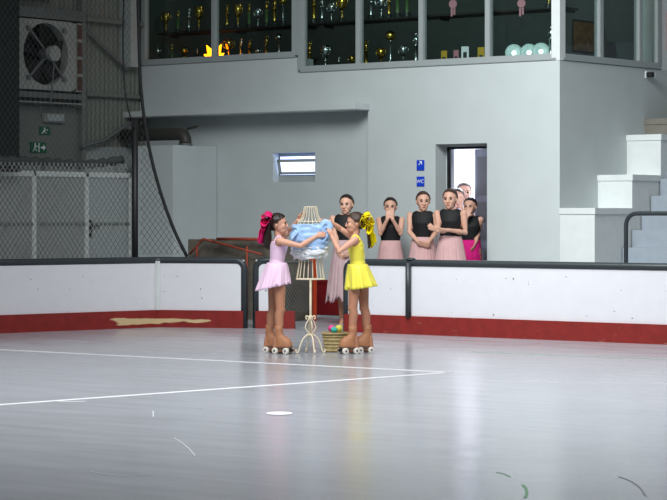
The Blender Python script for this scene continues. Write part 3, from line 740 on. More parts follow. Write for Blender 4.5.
# ================================================================== GALLERY: trophies, plates, orange reflection
shl = zs2 + .03; shr = zs + .03; shu = P(350, 19.5, 30.6).z
def shelf(x0, x1, z, lab):
    t = empty('trophy_shelf', (x0, .2, z), 0, lab, 'shelf')
    link('board', bx((x0, .2, z - .025), (x1, .62, z), .003), M['shelf'], t)
    for x in (x0 + .05, (x0 + x1) / 2, x1 - .05): link('bracket', bx((x - .008, .4, z - .06), (x + .008, .6, z - .025)), M['shelf'], t)
shelf(LX + .15, xstep - .1, shl, 'dark lower trophy shelf behind the two left gallery panes')
shelf(LX + .15, xstep - .1, shu, 'dark upper trophy shelf behind the two left gallery panes')
shelf(xstep + .1, -.12, shr, 'dark lower trophy shelf behind the four front gallery panes')
shelf(xstep + .1, -.12, shu, 'dark upper trophy shelf behind the four front gallery panes')
def trophy(kind, h, met):
    t = empty('trophy', (0, 0, 0))
    r = h * .16
    bm = bmesh.new(); lathe(bm, [(r, 0), (r, h * .1), (r * .8, h * .11), (r * .8, h * .17)], n=16); link('base', bm, M['marble'], t)
    if kind == 'cup':
        bm = bmesh.new(); lathe(bm, [(r * .5, h * .17), (r * .2, h * .22), (r * .16, h * .36), (r * .4, h * .42), (r * .25, h * .46)], n=16); link('stem', bm, M[met], t, smooth=True)
        bm = bmesh.new(); lathe(bm, [(r * .2, h * .46), (r * .8, h * .56), (r * 1.1, h * .75), (r * 1.25, h), (r * 1.15, h), (r * .95, h * .76), (r * .1, h * .58)], n=20); cup_ = link('cup', bm, M[met], t, smooth=True)
        for s in (1, -1):
            link('handle', tube(spline([(s * r * .9, 0, h * .6), (s * r * 1.7, 0, h * .68), (s * r * 1.8, 0, h * .86), (s * r * 1.15, 0, h * .92)], 5), h * .018, 8), M[met], cup_, smooth=True)
    elif kind == 'column':
        bm = bmesh.new(); lathe(bm, [(r * .45, h * .17), (r * .4, h * .2), (r * .36, h * .6), (r * .6, h * .62), (r * .6, h * .65)], n=14); link('column', bm, M['greenglass'] if met == 'green' else M[met], t, smooth=True)
        bm = bmesh.new(); loft(bm, [(0, 0, h * .65), (r * .1, 0, h * .75), (0, 0, h * .86), (0, 0, h * .9)], [r * .22, r * .3, r * .34, r * .12], n=10); ball(bm, (0, 0, h * .95), r * .26, u=10, v=8)
        loft(bm, [(0, 0, h * .86), (r * .5, 0, h * .9), (r * .6, 0, h)], [r * .12, r * .1, r * .08], n=8); loft(bm, [(0, 0, h * .86), (-r * .5, 0, h * .8), (-r * .6, 0, h * .72)], [r * .12, r * .1, r * .08], n=8)
        link('figure', bm, M['gold' if met == 'green' else met], t, smooth=True)
    else:
        bm = bmesh.new(); lathe(bm, [(r * .3, h * .17), (r * .14, h * .22), (r * .12, h * .72), (r * .3, h * .74)], n=12); link('stem', bm, M['silver'], t, smooth=True)
        bm = bmesh.new(); ball(bm, (0, 0, h * .87), h * .14); link('globe', bm, M[met], t, smooth=True)
    return t
T_ = [  # px, row, kind, metal, height in metres
    (158, 'l', 'cup', 'silver', .26), (172, 'l', 'column', 'green', .3), (184, 'l', 'cup', 'gold', .24), (197, 'l', 'column', 'silver', .22), (229, 'l', 'cup', 'gold', .32), (241.5, 'l', 'column', 'silver', .33), (250, 'l', 'column', 'gold', .3), (258, 'l', 'cup', 'silver', .16), (266.5, 'l', 'column', 'gold', .34), (279, 'l', 'globe', 'silver', .35),
    (152, 'u', 'column', 'silver', .3), (166, 'u', 'cup', 'gold', .3), (178, 'u', 'column', 'green', .32), (189, 'u', 'column', 'silver', .34), (199, 'u', 'cup', 'gold', .35), (227, 'u', 'column', 'gold', .36), (238, 'u', 'cup', 'gold', .34), (249, 'u', 'column', 'green', .34), (258, 'u', 'cup', 'silver', .26), (266.5, 'u', 'column', 'green', .36), (274.5, 'u', 'column', 'gold', .4), (283, 'u', 'globe', 'gold', .4),
    (309.5, 'r', 'column', 'gold', .42), (325.5, 'r', 'cup', 'silver', .36), (339, 'r', 'column', 'silver', .2), (352, 'r', 'cup', 'gold', .2), (366, 'r', 'column', 'gold', .4), (381, 'r', 'cup', 'gold', .28), (390.5, 'r', 'globe', 'gold', .5), (403.5, 'r', 'cup', 'silver', .3), (416, 'r', 'column', 'silver', .46), (551, 'r', 'column', 'silver', .44),
    (314, 'u', 'column', 'gold', .42), (322, 'u', 'column', 'silver', .36), (331.5, 'u', 'cup', 'silver', .26), (342, 'u', 'cup', 'gold', .34), (371, 'u', 'column', 'silver', .38), (381.5, 'u', 'cup', 'silver', .3), (389, 'u', 'column', 'gold', .36), (397.5, 'u', 'column', 'green', .4), (407, 'u', 'column', 'green', .38), (549, 'u', 'cup', 'gold', .34)]
protos = {}
ordn = ['first', 'second', 'third', 'fourth', 'fifth', 'sixth', 'seventh', 'eighth', 'ninth', 'tenth', 'eleventh', 'twelfth']
cnt = {}
for px, row, kind, met, h in T_:
    left = px < 297
    z = shl if row == 'l' else shr if row == 'r' else shu
    key = (kind, met, round(h, 2))
    p = ony(px, 40, .38)
    if key in protos: o = copy_tree(protos[key])
    else: o = protos[key] = trophy(kind, h, met)
    o.location = (p.x, p.y, z)
    o.rotation_euler = (0, 0, R((px * 37) % 40 - 20))
    ck = ('left' if left else 'front', 'upper' if row == 'u' else 'lower'); cnt[ck] = cnt.get(ck, 0) + 1
    what = {'cup': 'two-handled cup trophy', 'column': 'column trophy with a small figure', 'globe': 'trophy with a globe on a thin stem'}[kind]
    tag(o, f"{ {'gold': 'gold', 'silver': 'silver', 'green': 'green and gold'}[met]} {what}, {ordn[cnt[ck] - 1]} from left on {ck[1]} {ck[0]} shelf", 'trophy', 'trophies in the gallery windows')
for i, (px, py, lab) in enumerate(((514, 51.5, 'leftmost of three pale round plates leaning in the gallery window'), (529, 51, 'middle of three pale round plates leaning in the gallery window'), (541, 49, 'rightmost of three pale round plates leaning in the gallery window'))):
    p = ony(px, py, .33 + .04 * (i % 2)); r = .112
    bm = bmesh.new(); lathe(bm, [(r * .55, 0), (r * .62, .004), (r, .016), (r * 1.0, .021), (r * .62, .010), (r * .3, .008)], n=32)
    bmesh.ops.rotate(bm, verts=bm.verts, cent=(0, 0, 0), matrix=Matrix.Rotation(YAW * .8, 3, 'Z') @ Matrix.Rotation(R(80), 3, 'X'))
    bmesh.ops.translate(bm, verts=bm.verts, vec=(p.x, p.y, shr + r + .002))
    pl = link('plate', bm, M['plate'], smooth=True); tag(pl, lab, 'plate', 'plates in the gallery window')
    bm = bmesh.new(); lathe(bm, [(r * .25, .009), (r * .25, .0115), (r * .18, .0115)], n=20)
    bmesh.ops.rotate(bm, verts=bm.verts, cent=(0, 0, 0), matrix=Matrix.Rotation(YAW * .8, 3, 'Z') @ Matrix.Rotation(R(80), 3, 'X')); bmesh.ops.translate(bm, verts=bm.verts, vec=(p.x, p.y, shr + r + .002))
    link('emblem', bm, M['silver'], pl)
for px, py, wd, ht, m_, lab in ((444, 47.5, .08, .1, 'yellowcard', 'yellow card standing left on the shelf of the third front pane'), (456, 47, .07, .1, 'pennant', 'pinkish grey card beside a white one in the gallery window'), (465, 47.5, .1, .14, 'white', 'white framed card with a dark motif in the gallery window'), (481, 45, .09, .1, 'yellowcard', 'yellow card at the right side of the third front pane')):
    p = ony(px, py, .4); t = empty('card', (p.x, .4, shr), YAW * .5, lab, 'card')
    link('sheet', bx((-wd / 2, 0, 0), (wd / 2, .012, ht + (.1 if px < 480 else .12)), .002), M[m_], t, world=False)
    link('motif', bx((-wd / 4, -.003, ht * .6), (wd / 4, 0, ht * 1.2), .0), M['marble'], t, world=False)
for px, py, lab in ((453, 4, 'pink rosette hanging high behind the third front gallery pane'), (521.5, 3.5, 'pink rosette hanging high behind the fourth front gallery pane')):
    p = ony(px, py, .14); t = empty('rosette', (p.x, .14, p.z), YAW * .6, lab, 'rosette')
    bm = bmesh.new(); lathe(bm, [(.04, 0), (.055, .008), (.052, .014), (.02, .012)], n=20); bmesh.ops.rotate(bm, verts=bm.verts, cent=(0, 0, 0), matrix=Matrix.Rotation(R(90), 3, 'X')); link('disc', bm, M['pennant'], t, world=False)
    bm = bmesh.new(); box(bm, (-.03, .0, -.16), (-.004, .006, -.03)); box(bm, (.004, .0, -.14), (.03, .006, -.03)); link('tails', bm, M['pennant'], t, world=False)
    link('cord', bx((-.003, 0, .03), (.003, .004, TOP - p.z)), M['shelf'], t, world=False)
# reflection of a sodium light on the glass, modelled as glowing petals inside
p = ony(214, 54.5, .24); t = empty('sodium_reflection', (p.x, .24, shl), 0, 'orange light reflected in the left gallery window, shaped as glowing petals', 'lamp')
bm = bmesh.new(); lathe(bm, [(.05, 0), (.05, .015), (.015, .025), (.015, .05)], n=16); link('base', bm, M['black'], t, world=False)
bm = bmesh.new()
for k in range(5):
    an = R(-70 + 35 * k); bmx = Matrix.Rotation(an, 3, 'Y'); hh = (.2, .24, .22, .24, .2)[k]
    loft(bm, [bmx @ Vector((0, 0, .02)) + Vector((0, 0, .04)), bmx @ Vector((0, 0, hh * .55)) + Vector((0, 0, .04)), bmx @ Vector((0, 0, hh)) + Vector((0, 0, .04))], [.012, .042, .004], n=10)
link('reflection_petals', bm, M['lamp'], t, world=False, smooth=True)
# things seen through the side panes
pp = onx(586, 37, -.9); t = empty('picture', (pp.x, pp.y, pp.z), 0, 'ochre brown picture seen through the first side pane', 'picture')
link('frame', bx((-.03, -.32, -.22), (0, .32, .22), .006), M['shelf'], t, world=False); link('canvas', bx((0.0, -.29, -.19), (.006, .29, .19)), M['picture'], t, world=False)
o = link('stand', bx((-.03, -.02, -1.2), (-.01, .02, -.22)), M['shelf'], t, world=False)
pp = onx(607, 61, -.25); bm = bmesh.new(); vs = [bm.verts.new(v) for v in ((-.02, -.17, 0), (-.02, .17, 0), (-.02, .1, .28), (-.02, -.02, .28))]; f = bm.faces.new(vs); e = bmesh.ops.extrude_face_region(bm, geom=[f]); bmesh.ops.translate(bm, verts=[v for v in e['geom'] if isinstance(v, bmesh.types.BMVert)], vec=(.08, 0, 0))
bmesh.ops.translate(bm, verts=bm.verts, vec=(pp.x, pp.y, zs + .04)); o = link('desk_screen', bm, M['black']); tag(o, 'dark tapered screen standing behind the second side pane', 'screen')
pp = onx(648, 75, .02); t = empty('wall_camera', (0.0, pp.y, pp.z), 0, 'small black and white camera fixed under the side glazing', 'camera')
link('bracket', bx((.0, -.05, -.04), (.03, .05, .05), .004), M['whitepaint'], t, world=False)
bm = bmesh.new(); box(bm, (.03, -.07, -.035), (.12, .0, .035), .008); link('body', bm, M['black'], t, world=False)
bm = bmesh.new(); cyl(bm, (.03, .035, 0), (.1, .035, 0), .03, 12); link('lens', bm, M['white'], t, world=False)
pp = onx(664.5, 50, .01); zq = onx(664.5, 12, .01).z
t = empty('red_sign', (0.0, pp.y, pp.z), 0, 'tall red sign on the white wall at the right edge', 'sign'); link('board', bx((.001, .08, 0), (.02, .58, zq - pp.z), .003), mat('red_sign', (190, 40, 30), .5, var=.05), t, world=False)

# ================================================================== PEOPLE
def eval_mesh(me, mods):
    o = bpy.data.objects.new('tmp', me); C.objects.link(o)
    for ty, kw in mods:
        m = o.modifiers.new(ty, ty)
        for k, v in kw.items(): setattr(m, k, v)
    dg = bpy.context.evaluated_depsgraph_get(); dg.update()
    out = bpy.data.meshes.new_from_object(o.evaluated_get(dg), depsgraph=dg)
    bpy.data.objects.remove(o); return out
def relax(me, it=4, f=.5):
    n = len(me.vertices); co_ = np.empty(n * 3); me.vertices.foreach_get('co', co_); co_ = co_.reshape(-1, 3)
    e = np.empty(len(me.edges) * 2, int); me.edges.foreach_get('vertices', e); e = e.reshape(-1, 2)
    deg = np.bincount(e.ravel(), minlength=n).clip(1)[:, None]
    for _ in range(it):
        for ff in (f, -f * .9):
            s = np.zeros_like(co_); np.add.at(s, e[:, 0], co_[e[:, 1]]); np.add.at(s, e[:, 1], co_[e[:, 0]])
            co_ = co_ + ff * (s / deg - co_)
    me.vertices.foreach_set('co', co_.ravel()); me.update()
def arr(me):
    co_ = np.empty(len(me.vertices) * 3); me.vertices.foreach_get('co', co_)
    no = np.empty(len(me.vertices) * 3); me.vertices.foreach_get('normal', no)
    return co_.reshape(-1, 3), no.reshape(-1, 3)
def shell(me, vmask, off, name, m, parent, lift=None):
    """a layer of cloth or hair following the body where vmask is true"""
    co_, no = arr(me); q = co_ + no * (off if np.isscalar(off) else off[:, None])
    faces = [tuple(p.vertices) for p in me.polygons if all(vmask[v] for v in p.vertices)]
    used = sorted({v for f in faces for v in f}); ix = {v: i for i, v in enumerate(used)}
    nm = bpy.data.meshes.new(name); nm.from_pydata([tuple(q[v]) for v in used], [], [tuple(ix[v] for v in f) for f in faces]); nm.update()
    o = link(name, nm, m, parent, smooth=True, world=False)
    s = o.modifiers.new('thickness', 'SOLIDIFY'); s.thickness = .004; s.offset = 0
    return o
def seg_dist(p, a, b):
    a = np.array(a); b = np.array(b); ab = b - a; t = np.clip(((p - a) @ ab) / max(ab @ ab, 1e-9), 0, 1)
    return np.linalg.norm(p - (a + t[:, None] * ab), axis=1)

class Person:
    def __init__(s, label, px, d, voxel=.005, group=None, skin='skin'):
        s.px, s.d, s.vox = px, d, voxel
        p = P(px, 215, d); s.root = empty('person', (p.x, p.y, 0), YAW, label, 'person', group)
        s.bm = bmesh.new(); s.bones = []; s.skin = skin
    def L(s, px, py, dep=0.):
        D = s.d + dep
        return Vector(((px - CX) * D / F_PX - (s.px - CX) * s.d / F_PX, dep, 1.33 + (HY - py) * D / F_PX))
    def torso(s, secs, side):
        loft(s.bm, [q[0] for q in secs], [(q[1], q[2]) for q in secs], side=side, n=20)
        ball(s.bm, secs[0][0], (secs[0][1] * .8, secs[0][1] * .8, .04))
        for a, b in zip(secs, secs[1:]): s.bones.append(('torso', a[0], b[0], (a[1] + b[1]) * .4))
    def head(s, c, f, h, w, dp, tilt=0., chin=1.):
        c = Vector(c); f = Vector(f).normalized(); u = (UP - f * f.dot(UP)).normalized(); sd = f.cross(u)
        u = (u + sd * math.sin(tilt)).normalized(); sd = f.cross(u).normalized()
        rot = Matrix((sd, f, u)).transposed()
        s.hc, s.hf, s.hu, s.hs, s.hd = c, f, u, sd, (h, w, dp); bm = s.bm
        def pt(a, b, cc): return c + sd * (a * w) + f * (b * dp) + u * (cc * h)
        s.hp = pt
        def el(a, b, cc, ra, rb, rc): ball(bm, pt(a, b, cc), (ra * w, rb * dp, rc * h), rot)
        el(0, -.08, .22, 1, .95, .78)               # skull
        el(0, .22, -.18, .82, .68, .66)             # face
        el(0, .42, -.55, .64, .5, .42)              # jaw
        el(0, .66, -.8, .26, .2, .16)               # chin
        el(0, .66, .2, .6, .26, .16)                # brow
        loft(bm, [pt(0, .8, .14), pt(0, .92, -.1), pt(0, .98, -.24), pt(0, .84, -.3)], [.011 * h / .1, .012 * h / .1, .016 * h / .1, .011 * h / .1], n=10)
        for a in (1, -1):
            el(a * .4, .6, -.2, .38, .26, .32)     # cheeks
            el(a * .97, -.08, -.08, .14, .16, .2)   # ears
        el(0, .82, -.5, .28, .12, .06); el(0, .8, -.58, .24, .12, .06)
        s.bones.append(('head', pt(0, 0, .2), pt(0, .15, -.35), .85 * w))
    def neck(s, a, r):
        b = s.hp(0, -.2, -.35); loft(s.bm, [Vector(a), (Vector(a) + b) / 2, b], [r * 1.15, r, r], n=14); s.bones.append(('neck', a, b, r))
    def arm(s, sh, el, wr, hd, pn, r=(.034, .029, .021), L=.15, curl=.25, spread=.12, thumb=1):
        sh, el, wr = Vector(sh), Vector(el), Vector(wr); hd = Vector(hd).normalized(); pn = Vector(pn); pn = (pn - hd * pn.dot(hd)).normalized()
        b = s.bm; ball(b, sh, r[0] * 1.1)
        loft(b, [sh, sh.lerp(el, .35), sh.lerp(el, .75), el, el.lerp(wr, .3), el.lerp(wr, .7), wr], [r[0] * 1.05, r[0], r[1] * .98, r[1] * .98, r[1], r[2] * 1.1, r[2]], n=12)
        ball(b, el, r[1]); ball(b, wr, r[2])
        s.bones += [('arm', sh, el, r[0]), ('arm', el, wr, r[1])]
        sd = hd.cross(pn); k = L / .17
        pe = wr + hd * (L * .5)
        loft(b, [wr - hd * .01, wr + hd * L * .18, wr + hd * L * .4, pe], [(r[2], r[2] * .8), (.029 * k, .014 * k), (.037 * k, .0135 * k), (.037 * k, .011 * k)], side=sd, n=12)
        for i, (o, ln) in enumerate(((-.028, .42), (-.0095, .49), (.0095, .46), (.028, .36))):
            p = pe - hd * .012 + sd * o * k; dirv = (hd + sd * (o * k * spread * 60 / 1.7)).normalized(); pts = [p]; l = L * ln
            for j, fr in enumerate((.42, .33, .3)):
                ang = curl * (j + .4)
                dv = (dirv * math.cos(ang) + pn * math.sin(ang)).normalized(); pts.append(pts[-1] + dv * l * fr)
            rr = .0086 * k * (1.0 if i < 3 else .88); rr = max(rr, s.vox * 1.25)
            loft(b, pts, [rr, rr, rr * .95, rr * .75], n=8)
        tp = wr + hd * L * .2 - sd * .026 * k * thumb; td = (hd * .75 - sd * .75 * thumb + pn * .35).normalized()
        q = tp + td * L * .2; td2 = (hd * .9 - sd * .25 * thumb + pn * .45).normalized()
        rr = max(.0105 * k, s.vox * 1.3); loft(b, [tp - td * .01, tp + td * L * .08, q, q + td2 * L * .17], [rr * 1.2, rr * 1.15, rr, rr * .75], n=8)
        s.bones.append(('arm', wr, wr + hd * L, .03))
    def leg(s, hip, kn, an, fd, r=(.066, .046, .044, .03), foot=.2, flat=True, toe_down=0.):
        hip, kn, an = Vector(hip), Vector(kn), Vector(an); fd = Vector(fd).normalized(); b = s.bm
        ca = kn.lerp(an, .3) - fd * .008
        loft(b, [hip + UP * .03, hip.lerp(kn, .3), hip.lerp(kn, .75), kn, ca, kn.lerp(an, .7), an], [r[0], r[0] * .98, r[1] * 1.08, r[1], r[2], r[3] * 1.15, r[3]], n=14)
        ball(b, kn + fd * .006, r[1] * .98); s.bones += [('leg', hip, kn, r[0] * .9), ('leg', kn, an, r[1])]
        hl = an - UP * (an.z - .035 if flat else .05) - fd * foot * .2; td = (fd - UP * toe_down).normalized()
        loft(b, [an, an.lerp(hl, .5), hl + fd * .005], [r[3], r[3] * 1.05, .03], n=12)
        loft(b, [hl - td * .012, hl + td * foot * .35 + UP * .012 * (1 if flat else 0), hl + td * foot * .75, hl + td * foot * .98], [.028, (.036, .034), (.04, .022), (.026, .012)], side=fd.cross(UP), n=12)
        ball(b, hl, .032); s.bones.append(('leg', an, hl + td * foot, .035))
    def finish(s, leg_mat='tights', legs_from=.7):
        bm = s.bm; me = bpy.data.meshes.new('raw'); bmesh.ops.recalc_face_normals(bm, faces=bm.faces[:]); bm.to_mesh(me); bm.free()
        me = eval_mesh(me, [('REMESH', dict(mode='VOXEL', voxel_size=s.vox))]); relax(me, 3 if s.vox < .005 else 6)
        me.materials.clear(); me.materials.append(M[s.skin]); me.materials.append(M[leg_mat])
        co_, no = arr(me); s.co = co_; D = {}
        for k, a, b, r in s.bones:
            dd = seg_dist(co_, a, b) - r; D[k] = np.minimum(D[k], dd) if k in D else dd
        keys = list(D); s.lab = np.array(keys)[np.argmin(np.stack([D[k] for k in keys]), 0)]; s.D = D
        lm = (s.lab == 'leg') | ((s.lab == 'torso') & (co_[:, 2] < legs_from))
        mi = [1 if lm[p.vertices[0]] else 0 for p in me.polygons]; me.polygons.foreach_set('material_index', mi)
        me.name = 'body'; s.me = me
        s.body = link('body', me, [], s.root, smooth=True, world=False)
        h, w_, dp = s.hd; pt = s.hp
        for a in (1, -1):
            bm = bmesh.new(); ball(bm, pt(a * .4, .84, .04), (.012 * h / .1, .006, .007 * h / .1), Matrix((s.hs, s.hf, s.hu)).transposed(), 10, 8); link('eye', bm, M['eye'], s.root, smooth=True, world=False)
            bm = bmesh.new(); loft(bm, [pt(a * .2, .93, .2), pt(a * .4, .92, .24), pt(a * .64, .78, .19)], [.0025, .0035, .002], n=6); link('eyebrow', bm, M['hair'], s.root, smooth=True, world=False)
        bm = bmesh.new(); loft(bm, [pt(-.28, .86, -.54), pt(0, .935, -.53), pt(.28, .86, -.54)], [.004, .008 * h / .1, .004], n=8); link('lips', bm, M['lip'], s.root, smooth=True, world=False)
        # head coordinates of every vertex
        r = co_ - np.array(s.hc); s.hx = np.stack([r @ np.array(s.hs) / w_, r @ np.array(s.hf) / dp, r @ np.array(s.hu) / h], 1)
    def hair(s, m='hair', off=.012, low=-.55, line=.15):
        a, f, u = s.hx[:, 0], s.hx[:, 1], s.hx[:, 2]
        inh = (np.abs(a) < 1.35) & (np.abs(f) < 1.4) & (u > low) & (u < 1.4) & (s.lab != 'arm')
        front = line + np.clip((u - .3) / .55, 0, 1) * .75
        mask = inh & (f < front) & ~((np.abs(a) > .75) & (f > -.35) & (u < .1)) & ~((u < -.2) & (f > -.25))
        tex = np.array([noise.noise(Vector(c) * 45) for c in s.co[mask]]) if mask.any() else None
        o = np.full(len(a), off); o[mask] += tex * .003
        return shell(s.me, mask, o, 'hair', M[m], s.root)
    def cloth(s, mask, off, name, m): return shell(s.me, mask, off, name, M[m], s.root)
    def add(s, name, bm, m, smooth=True, parent=None): return link(name, bm, M[m] if isinstance(m, str) else m, parent or s.root, smooth=smooth, world=False)

def skirt_mesh(top, ta, bot, ba, side, n=120, pleats=14, amp=.12, rows=12, power=1.4, tilt=(0, 0), ragged=0., seed=0, thick=.004):
    """pleated skirt from an ellipse at top to an ellipse at bot; tilt = hem height change along side and across"""
    rnd = random.Random(seed); sd = Vector(side).normalized(); fd = UP.cross(sd).normalized(); top, bot = Vector(top), Vector(bot)
    ph = [rnd.uniform(0, 6.28) for _ in range(4)]; rag = [rnd.uniform(-1, 1) for _ in range(n)]
    bm = bmesh.new(); rings = []
    for j in range(rows + 1):
        t = j / rows; ring = []
        for k in range(n):
            an = 2 * math.pi * k / n; e = t ** (1 / power)
            fl = 1 + amp * t * (math.sin(pleats * an + ph[0]) * .6 + math.sin((pleats * .5 + .5) // 1 * an + ph[1]) * .4 + .3 * math.sin(pleats * 2 * an + ph[2]))
            a = lerp(ta[0], ba[0], e) * fl; b = lerp(ta[1], ba[1], e) * fl
            c = top.lerp(bot, t); q = c + sd * a * math.cos(an) + fd * b * math.sin(an)
            q.z += t * (tilt[0] * math.cos(an) + tilt[1] * math.sin(an) + ragged * (math.sin(9 * an + ph[3]) * .6 + rag[k] * .5) * (t > .8))
            ring.append(bm.verts.new(q))
        rings.append(ring)
    for r0_, r1_ in zip(rings, rings[1:]):
        for k in range(n): bm.faces.new((r0_[k], r0_[(k + 1) % n], r1_[(k + 1) % n], r1_[k]))
    return bm
def solid(o, th=.004):
    s = o.modifiers.new('thickness', 'SOLIDIFY'); s.thickness = th; s.offset = 0; return o
def ribbon(bm, pts, wd, nrm, th=.004):
    """flat ribbon through pts; nrm = direction across the width"""
    pts = spline(pts, 6); loft(bm, pts, [(wd / 2, th / 2)] * len(pts), side=nrm, n=8)

def skate(person, an, fd, toe_len=.0):
    """boot cover, plate and four wheels under the ankle an (person coordinates)"""
    an = Vector(an); fd = Vector(fd).normalized(); sd = fd.cross(UP)
    b = person.L(0, 0).z * 0
    bm = bmesh.new(); c = Vector((an.x, an.y, 0))
    secs = [(.27, .041, .039, 0), (.22, .040, .038, -.002), (.18, .044, .04, .0), (.15, .056, .044, .01), (.12, .078, .05, .03), (.095, .096, .055, .044), (.078, .1, .057, .046), (.066, .1, .056, .046), (.062, .09, .048, .046)]
    loft(bm, [c + fd * q[3] + UP * q[0] for q in secs], [(q[1], q[2]) for q in secs], side=fd, n=24)
    sk = person.add('roller_skate', bm, 'boot')
    pc = c + fd * .045
    bm = bmesh.new(); rot = Matrix((fd, sd, UP)).transposed().to_4x4()
    bmesh.ops.create_cube(bm, size=1, matrix=Matrix.Translation(pc + UP * .060) @ rot @ Matrix.Diagonal((.18, .06, .012, 1)))
    for k in (-.06, .06): bmesh.ops.create_cube(bm, size=1, matrix=Matrix.Translation(pc + fd * k + UP * .046) @ rot @ Matrix.Diagonal((.035, .07, .035, 1)))
    p1 = person.add('plate', bm, 'steel', False, sk)
    for k in (-.06, .06):
        for e in (-1, 1):
            bm = bmesh.new(); q = pc + fd * k + sd * e * .045 + UP * .0305
            loft(bm, [q - sd * .016, q - sd * .012, q + sd * .012, q + sd * .016], [.024, .030, .030, .024], n=20); cyl(bm, q + sd * e * .014, q + sd * e * .019, .011, 12)
            w0 = person.add('wheel', bm, 'wheel', False, sk)
            w0.data.materials.append(M['steel'])
            for f in list(w0.data.polygons)[-14:]: f.material_index = 1
    bm = bmesh.new(); q = pc + fd * .098; loft(bm, [q + UP * .06 - fd * .02, q + UP * .03 + fd * .008], [.012, .017], n=12); person.add('toe_stop', bm, 'black', True, sk)
    return sk

GY = 353.3
DK = F_PX * 1.33 / (GY - HY)
# ------------------------------------------------------------------ girl in pink
g = Person('girl in pale pink skating dress with hot pink bow, reaching to the wire dress form', 276.5, DK, .004)
F = Vector((1, -.10, 0)).normalized(); S_ = F.cross(UP)          # S_ points to the right-hand side (towards the viewer)
L = g.L
near = -.0
tor = [(L(276.5, 280), .085, .075), (L(276.5, 273), .108, .085), (L(276.6, 266), .092, .072), (L(277.2, 260), .08, .062), (L(278, 253), .094, .07), (L(279, 246), .108, .078), (L(279.4, 240.5), .112, .062), (L(279.3, 237.5), .06, .045)]
g.torso(tor, S_)
g.head(L(278.2, 224.3), (1, -.12, .03), .099, .072, .09)
g.neck(L(279.2, 239), .034)
shn, shf = L(279.5, 241, -.12), L(281, 239, .12)
g.arm(shn, L(300.3, 246, -.17), L(316, 236.5, -.13), (.9, .1, .28), (.0, .95, -.1), L=.125, r=(.033, .027, .02), curl=.3, thumb=-1)
g.arm(shf, L(289.5, 231.5, .13), L(298, 220.5, .03), (.62, -.1, .78), (.3, -.75, -.4), L=.125, r=(.033, .027, .02), curl=.3, thumb=1)
g.leg(L(279.5, 280, -.06), L(280.3, 310, -.07), L(279, 331.5, -.075), F, r=(.058, .044, .044, .034), foot=.19)
g.leg(L(274.2, 280, .06), L(272.8, 310, .08), L(269.8, 331, .10), F, r=(.058, .044, .044, .034), foot=.19)
g.finish(legs_from=L(0, 276).z)
g.hair('hair', .012, -.6)
# half-loose dark hair falling at the back
bm = bmesh.new()
for k in range(9):
    e = (k - 4) * .011; loft(bm, spline([L(271.5 - (k % 2), 219 + (k % 3), e), L(268 + (k % 3), 228, e * 1.2), L(265.5 + (k % 4) * 1.4, 238, e * 1.3), L(264.5 + (k % 3) * 2, 247 + (k % 3) * 1.5, e)], 5), [.016 + .004 * math.sin(i / 15 * 3.14) - .007 * (i > 13) for i in range(16)], n=8)
g.add('ponytail', bm, 'hair')
bm = bmesh.new()
for (e, a, b, c_) in ((-.06, (270, 215.5), (261.5, 219), (263, 229)), (-.03, (271, 214.5), (265.5, 212.5), (262, 221)), (.03, (270, 217), (262.5, 223), (265, 232)), (.05, (271, 218), (266, 213), (263, 217)), (-.075, (270.5, 218), (266, 225), (263, 223)), (-.085, (270.5, 216), (266, 215.5), (264, 220)), (0, (270, 215), (264, 216), (264, 225))):
    ribbon(bm, [L(270.5, 218, e * .3), L(*a, e), L(*b, e * 1.4), L(*c_, e), L(269, 221, e * .4)], .075, (.2, 1, .35))
ball(bm, L(270, 219.5, 0), (.03, .03, .03))
g.add('hair_bow', bm, 'hotpink')
bm = bmesh.new()
for e, pts in ((-.04, [(269, 221), (264, 229), (262, 238), (259.5, 243.5)]), (.02, [(269, 221), (265, 231), (264.5, 239), (262, 244)]), (-.01, [(268, 222), (261.5, 230), (260, 238), (258, 241.5)])):
    ribbon(bm, [L(x, y, e) for x, y in pts], .06, (.8, 1, 0))
g.add('ribbon_tail', bm, 'hotpink')
zc_ = g.co[:, 2]; zr = L(0, 241).z
arm_clear = g.D['arm'] > .004 
mask = (g.lab == 'torso') & (zc_ > L(0, 281).z) & (zc_ < zr) & (g.D['leg'] > -.02)
g.cloth(mask, .006, 'bodice', 'pinkdress')
sk_t = L(277, 262.5)
o = solid(g.add('skirt', skirt_mesh(sk_t, (.1, .09), L(272.6, 287.5), (.17, .16), S_, pleats=11, amp=.1, power=1.5, tilt=(0, 0.035), seed=3), 'pinkdress'))
o = solid(g.add('underskirt', skirt_mesh(sk_t - UP * .03, (.095, .085), L(274, 285.5), (.155, .145), S_, pleats=13, amp=.1, power=1.5, tilt=(0, 0.03), seed=5), 'pinkdress'))
for sgn in (1, -1):
    bm = bmesh.new(); base = [L(281.5, 246, -.075 * sgn), L(281, 240.5, -.085 * sgn), L(279.5, 237.6, -.082 * sgn), L(276.5, 239, -.085 * sgn), L(274.6, 244, -.082 * sgn), L(274.5, 250, -.07 * sgn)]
    sp_ = spline(base, 6); loft(bm, [v + UP * .012 for v in sp_], [(.030 + .009 * math.sin(i * 1.9), .009) for i in range(len(sp_))], side=(0, 1, .25), n=8)
    g.add('shoulder_frill', bm, 'pinkdress')
FF = (.87, -.5, 0); skate(g, L(278.8, 331.5, -.075), FF); skate(g, L(269.8, 331, .10), FF)
G1 = g

